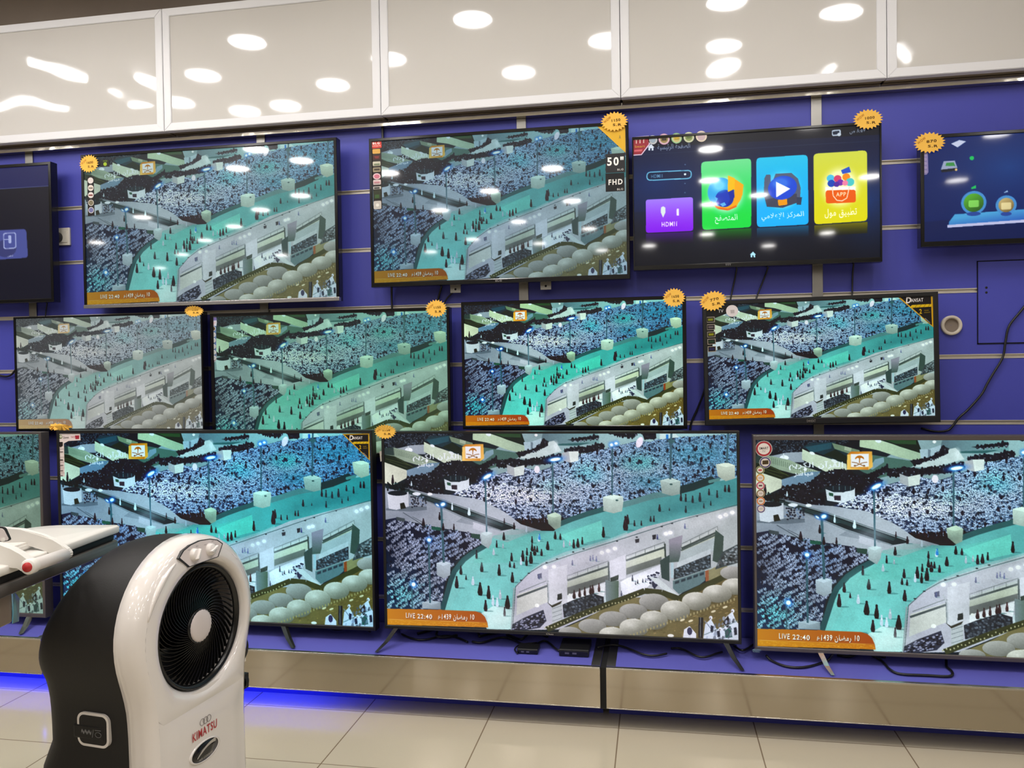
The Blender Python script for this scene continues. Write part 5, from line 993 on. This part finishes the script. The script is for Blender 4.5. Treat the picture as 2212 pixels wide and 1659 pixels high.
    m = MB(); sw = [(-.04+.08*t, .262+.012*math.sin(PI*t*.8)+.012*t) for t in np.linspace(0, 1, 12)]; m.prism([(FXn+.003, y-.012, z) for y, z in sw]+[(FXn+.003, y-.012, z+.004+.006*i/11) for i, (y, z) in reversed(list(enumerate(sw)))], (.0008, 0, 0)); m.letters('AIR COOLER', (FXn+.0034, -.045, .253), (0, .06, 0), (0, 0, .006), .0); m.done('badge_print', 'silver_lip', bd)
    # recessed side handle with its pale rim and water marks
    ys = -.2075
    def rr(x0, x1, z0, z1, r, n=6):
        q = []
        for cx, cz, a in ((x1-r, z1-r, 0), (x0+r, z1-r, PI/2), (x0+r, z0+r, PI), (x1-r, z0+r, 1.5*PI)): q += [(cx+r*math.cos(a+PI/2*k/n), cz+r*math.sin(a+PI/2*k/n)) for k in range(n+1)]
        return q
    q = rr(-.238, -.132, .345, .437, .022); qi = rr(-.231, -.139, .352, .430, .016)
    gp = [(x, z) for x, z in q]; m = MB(); N_ = len(q)
    def S_(x, z, y): return (x, y, z)
    m.loft([[S_(x, z, ys+.02) for x, z in q], [S_(x, z, ys-.0025) for x, z in q], [S_(x, z, ys-.0025) for x, z in qi], [S_(x, z, ys+.03) for x, z in qi]], smooth=False, cap0=False, cap1=False); m.done('handle_rim', 'cooler_white', o)
    m = MB(); m.box(-.250, -.15, ys-.0045, ys+.004, .365, .402, .004); m.prism([S_(x, z, ys-.0028) for x, z in qi], (0, .001, 0)); m.done('hand_hold', 'cooler_black', o)
    m = MB(); m.letters('~~~', (-.222, ys-.0052, .378), (.034, 0, 0), (0, 0, .014), .002); m.letters('/', (-.186, ys-.0052, .372), (.006, 0, 0), (0, 0, .022), .002); m.tube([(-.165+.010*math.cos(a), ys-.0052, .381+.007*math.sin(a)) for a in np.linspace(0, 2*PI, 13)[:-1]], .0007, 4, True); m.tube([(-.176, ys-.0052, .393), (-.156, ys-.0052, .393)], .0007, 4); m.done('water_marks', 'icon_grey', o)
    # cord, tag and plug at the far side
    bpy.context.view_layer.update(); inv = o.matrix_world.inverted()
    def W(x, y, dp): d = rt*((x-IMG_W/2)/FPX)-up*((y-IMG_H/2)/FPX)+fw; return inv @ (CAM+d*dp)
    m = MB(); m.tube(curve_pts([W(512, 1370, 2.60), W(528, 1378, 2.60), W(533, 1398, 2.6), W(526, 1420, 2.6), W(512, 1428, 2.6), W(506, 1445, 2.58)], 6), .006, 8); m.done('power_cord', 'black_satin', o)
    m = MB(); c = W(521, 1420, 2.62); m.box(c.x-.002, c.x+.002, c.y-.02, c.y+.022, c.z-.02, c.z+.02, .001); m.done('cord_tag', 'socket_white', o)
    m = MB(); c = W(518, 1470, 2.58); m.loft([[c+Vector((u*.018, .0+v*.022, h)) for u, v in ((-1, -1), (1, -1), (1, 1), (-1, 1))] for h, _ in ((-.026, 0), (.02, 0))], smooth=False); m.lathe(c+Vector((0, .01, -.005)), (0, 1, 0), [(.024, -.01), (.027, .0), (.02, .012), (.001, .014)], 16); m.done('cord_plug', 'black_matt', o)
    return o
cooler()

# ================================================================ steam press at the left edge
def press():
    fh = Vector((-math.sin(YAW), math.cos(YAW), 0)); rh = Vector((math.cos(YAW), math.sin(YAW), 0)); a = R(87)
    e1 = fh*math.sin(a)+rh*math.cos(a); e2 = rh*math.sin(a)-fh*math.cos(a)         # along the plate, towards the handle side
    def Wd(x, y, dp): d = rt*((x-IMG_W/2)/FPX)-up*((y-IMG_H/2)/FPX)+fw; return CAM+d*dp
    tip = Wd(263, 1133, 2.55); ZT = tip.z
    o = thing('steam_press', 'white steam ironing press with a handle and red button at the left edge', 'steam press', (tip.x, tip.y, 0))
    def L(s, t, z): return e1*s+e2*t+Vector((0, 0, z))
    def lw(x, y, dp): return Wd(x, y, dp)-o.location
    def slab(s0, s1, t0, t1, z0, z1, r=.02, rb=.1, crown=0.):
        q = []
        for cs, ct, rr_, ang in ((s1-r, t1-r, r, 0), (s0+r, t1-r, r, PI/2), (s0+rb, t0+rb, rb, PI), (s1-rb, t0+rb, rb, 1.5*PI)): q += [(cs+rr_*math.cos(ang+PI/2*k/8), ct+rr_*math.sin(ang+PI/2*k/8)) for k in range(9)]
        c = ((s0+s1)/2, (t0+t1)/2)
        def ringq(k, z): return [L(c[0]+(s-c[0])*k, c[1]+(t-c[1])*k, z) for s, t in q]
        return [ringq(.985, z0), ringq(1, z0+.003), ringq(1, z1-.004), ringq(.985, z1), ringq(.8, z1+crown*.5), ringq(.4, z1+crown)]
    m = MB(); m.loft(slab(-.77, .0, -.29, 0, ZT-.022, ZT, crown=.006)); m.done('heating_plate', 'press_white', o)
    m = MB(); m.loft(slab(-.755, -.012, -.28, -.012, ZT-.045, ZT-.0225)); m.done('plate_gap_shade', 'black_matt', o)  # black slab standing for the shade in the gap under the plate
    m = MB(); m.loft(slab(-.765, -.004, -.285, -.004, ZT-.078, ZT-.0455)); m.done('ironing_board', 'press_board', o)
    zb = ZT-.078
    m = MB(); m.loft(slab(-.90, -.46, -.30, -.035, zb-.085, zb-.0005, rb=.03)); m.done('base', 'press_silver', o)
    m = MB(); p = [L(-.452, -.05, zb-.004), L(-.448, -.032, zb-.03), L(-.456, -.03, zb-.088), L(-.475, -.034, zb-.088), L(-.472, -.03, zb-.004)]; m.prism(p, e2*.0015); m.done('plastic_wrap', 'plastic_film', o)
    # handle: two swept arms, a grip bar and the button
    bar0, bar1 = lw(66, 1223, 2.025), lw(140, 1198, 2.18)
    m = MB(); ax = (bar1-bar0); m.tube([bar0-ax*.02, bar0, bar0+ax*.5, bar1, bar1+ax*.03], [.013, .0165, .0165, .0165, .012], 20); m.done('grip_bar', 'press_grey', o)
    def arm(topc, botc, dp, th): m = MB(); m.prism([lw(x, y, dp) for x, y in topc+botc[::-1]], e1*th); bmesh.ops.bevel(m.bm, geom=list(m.bm.edges), offset=.003, segments=2, affect='EDGES'); m.done('handle_arm', 'press_white', o)
    arm([(-60, 1141), (-10, 1140), (10, 1141.5), (45, 1144.5), (90, 1156), (112, 1166), (130, 1177), (146, 1188), (151, 1198)], [(-60, 1178), (-10, 1176), (12, 1175), (45, 1172), (84, 1183), (100, 1192), (118, 1202), (132, 1208), (146, 1208)], 2.175, .02)
    arm([(-80, 1168), (-30, 1171), (0, 1178), (22, 1186), (42, 1197), (60, 1210), (72, 1219)], [(-80, 1225), (-30, 1224), (0, 1226), (18, 1226), (38, 1225), (44, 1236), (62, 1240)], 2.022, .024)
    m = MB(); c = bar0-ax*.06; m.lathe(c, -ax, [(.0195, -.02), (.0195, .0), (.017, .004), (.0001, .004)], 28); m.done('button_housing', 'press_white', o)
    m = MB(); m.lathe(c-ax.normalized()*.0042, -ax, [(.0125, 0), (.012, .0025), (.0001, .003)], 24); m.done('red_button', 'press_red', o)
    m = MB(); m.prism([L(-.44, -.05, ZT+.004), L(-.30, -.05, ZT+.004), L(-.30, -.12, ZT+.004), L(-.44, -.12, ZT+.004)], (0, 0, .022)); bmesh.ops.bevel(m.bm, geom=list(m.bm.edges), offset=.006, segments=2, affect='EDGES'); m.done('plate_block', 'press_white', o)
    # control housing with its display window
    m = MB(); hs = [(-.52, -.32), (-.27, -.32), (-.27, -.165), (-.52, -.165)]
    def hz(k, z, dt=0): cx, cy = -.395, -.24; return [L(cx+(s-cx)*k, cy+(t-cy)*k+dt, z) for s, t in hs]
    m.loft([hz(1, ZT+.002), hz(1, ZT+.02), hz(.9, ZT+.032, -.01)], smooth=False); bmesh.ops.bevel(m.bm, geom=list(m.bm.edges), offset=.008, segments=3, affect='EDGES'); hou = m.done('control_housing', 'press_white', o)
    m = MB(); q = rrect((-60, 1134), (10, 1139), (23, 1168), (-60, 1178), .2); m.prism([lw(x, y, 2.10) for x, y in q], fh*.006); m.done('display_frame', 'panel_ink', hou)
    m = MB(); q = rrect((-58, 1138), (6, 1142), (19, 1167), (-58, 1175), .2); m.prism([lw(x, y, 2.097) for x, y in q], fh*.004); m.done('display_window', 'hub_white', hou)
    m = MB(); m.prism([lw(x, y, 2.094) for x, y in rrect((2, 1163), (9, 1162), (9.5, 1169), (2.5, 1170), .25)], fh*.003); m.done('display_button', 'press_white', hou)
    # the small table it stands on, mostly out of the picture
    t = thing('side_table', 'small brown side table under the steam press', 'table', (tip.x, tip.y, 0))
    zt = zb-.0855
    m = MB(); q = [L(-.98, -.60, zt-.03), L(-.52, -.60, zt-.03), L(-.52, -.12, zt-.03), L(-.98, -.12, zt-.03)]; m.prism(q, (0, 0, .0298)); m.done('table_top', 'table_wood', t)
    for s in (-.95, -.56):
        for u in (-.57, -.17): m = MB(); m.prism([L(s-.015, u-.015, FLZ), L(s+.015, u-.015, FLZ), L(s+.015, u+.015, FLZ), L(s-.015, u+.015, FLZ)], (0, 0, zt-.0305-FLZ)); m.done('leg', 'table_wood', t)
press()

# ================================================================ lamps in the ceiling (most of them seen in the gloss of the panels and screens)
def mirror(x, y, Yp):
    p = at(x, y, Yp); d = p-CAM; d.y = -d.y; return p+d*((CEIL-p.z)/d.z)
lampspots = [mirror(x, y, PY) for x, y in ((1020, 38), (532, 87), (838, 124), (1120, 154), (436, 160), (718, 180), (1310, 84), (1562, 100), (1562, 142), (1570, 0), (1820, 22), (1838, 40), (325, 160), (383, 218), (615, 226), (527, 237), (285, 213))]
lampspots += [mirror(x, y, ROW) for x, y in ((512, 362), (648, 421), (562, 452), (307, 468), (505, 488), (442, 518), (208, 523), (393, 549), (650, 345), (345, 578), (608, 550), (838, 372), (1193, 362), (1057, 411), (950, 453), (1235, 433), (1120, 478), (1020, 516), (930, 543), (1272, 493), (1300, 540), (1165, 525), (1535, 320), (1752, 265), (1880, 380), (1640, 420), (1532, 388), (1532, 440), (1527, 505), (1402, 530), (1660, 530), (1787, 502), (2068, 388))]
lampspots += [Vector(p) for p in ((-3.4, -3.2, CEIL), (-2., -2.9, CEIL), (.5, -2.95, CEIL), (2.6, -2.6, CEIL), (2.9, -4.2, CEIL), (-5.2, -3., CEIL), (-5.0, -1.6, CEIL), (3.4, -1.4, CEIL))]  # further downlights added as fill light, not read from any reflection
kept = []
for p in lampspots:
    if all((p-q).length > .2 for q in kept): kept.append(p)
lm = None
for p in kept:
    if lm is None:
        m = MB(); m.lathe((0, 0, 0), (0, 0, -1), [(.118, 0), (.118, .004), (.112, .008), (.104, .007)], 32); ring_o = m.done('trim_ring', 'white_profile')
        m = MB(); m.lathe((0, 0, 0), (0, 0, -1), [(.1045, .0055), (.09, .0065), (.001, .007)], 32); glow_o = m.done('diffuser', 'lamp_glow'); lm = (ring_o.data, glow_o.data)
        bpy.data.objects.remove(ring_o); bpy.data.objects.remove(glow_o)
    o = thing('ceiling_downlight', 'round white downlight in the ceiling of the shop', 'ceiling light', (p.x, p.y, CEIL), 'round ceiling downlights')
    for n, d in (('trim_ring', lm[0]), ('diffuser', lm[1])): c = bpy.data.objects.new(n, d); C.objects.link(c); c.parent = o
for (ax, ay), (bx, by), lab in (((48, 110), (176, 152), 'long tube light near the left end of the ceiling'), ((-10, 206), (145, 231), 'long tube light further back at the left of the ceiling'), ((1768, 160), (1792, 126), 'short tube light at the right of the ceiling'), ((1938, 76), (1966, 106), 'short slanting tube light at the right end of the ceiling')):
    p, q = mirror(ax, ay, PY), mirror(bx, by, PY); o = thing('tube_light', lab, 'ceiling light', ((p.x+q.x)/2, (p.y+q.y)/2, CEIL), 'tube lights'); d = (q-p)/2; d.z = 0; n = Vector((-d.y, d.x, 0)).normalized()*.05
    m = MB(); m.prism([-d*1.03-n, d*1.03-n, d*1.03+n, -d*1.03+n], (0, 0, -.03)); m.done('housing', 'white_profile', o)
    m = MB(); m.tube([-d+Vector((0, 0, -.05)), d+Vector((0, 0, -.05))], .022, 12); m.done('tube', 'tube_glow', o)
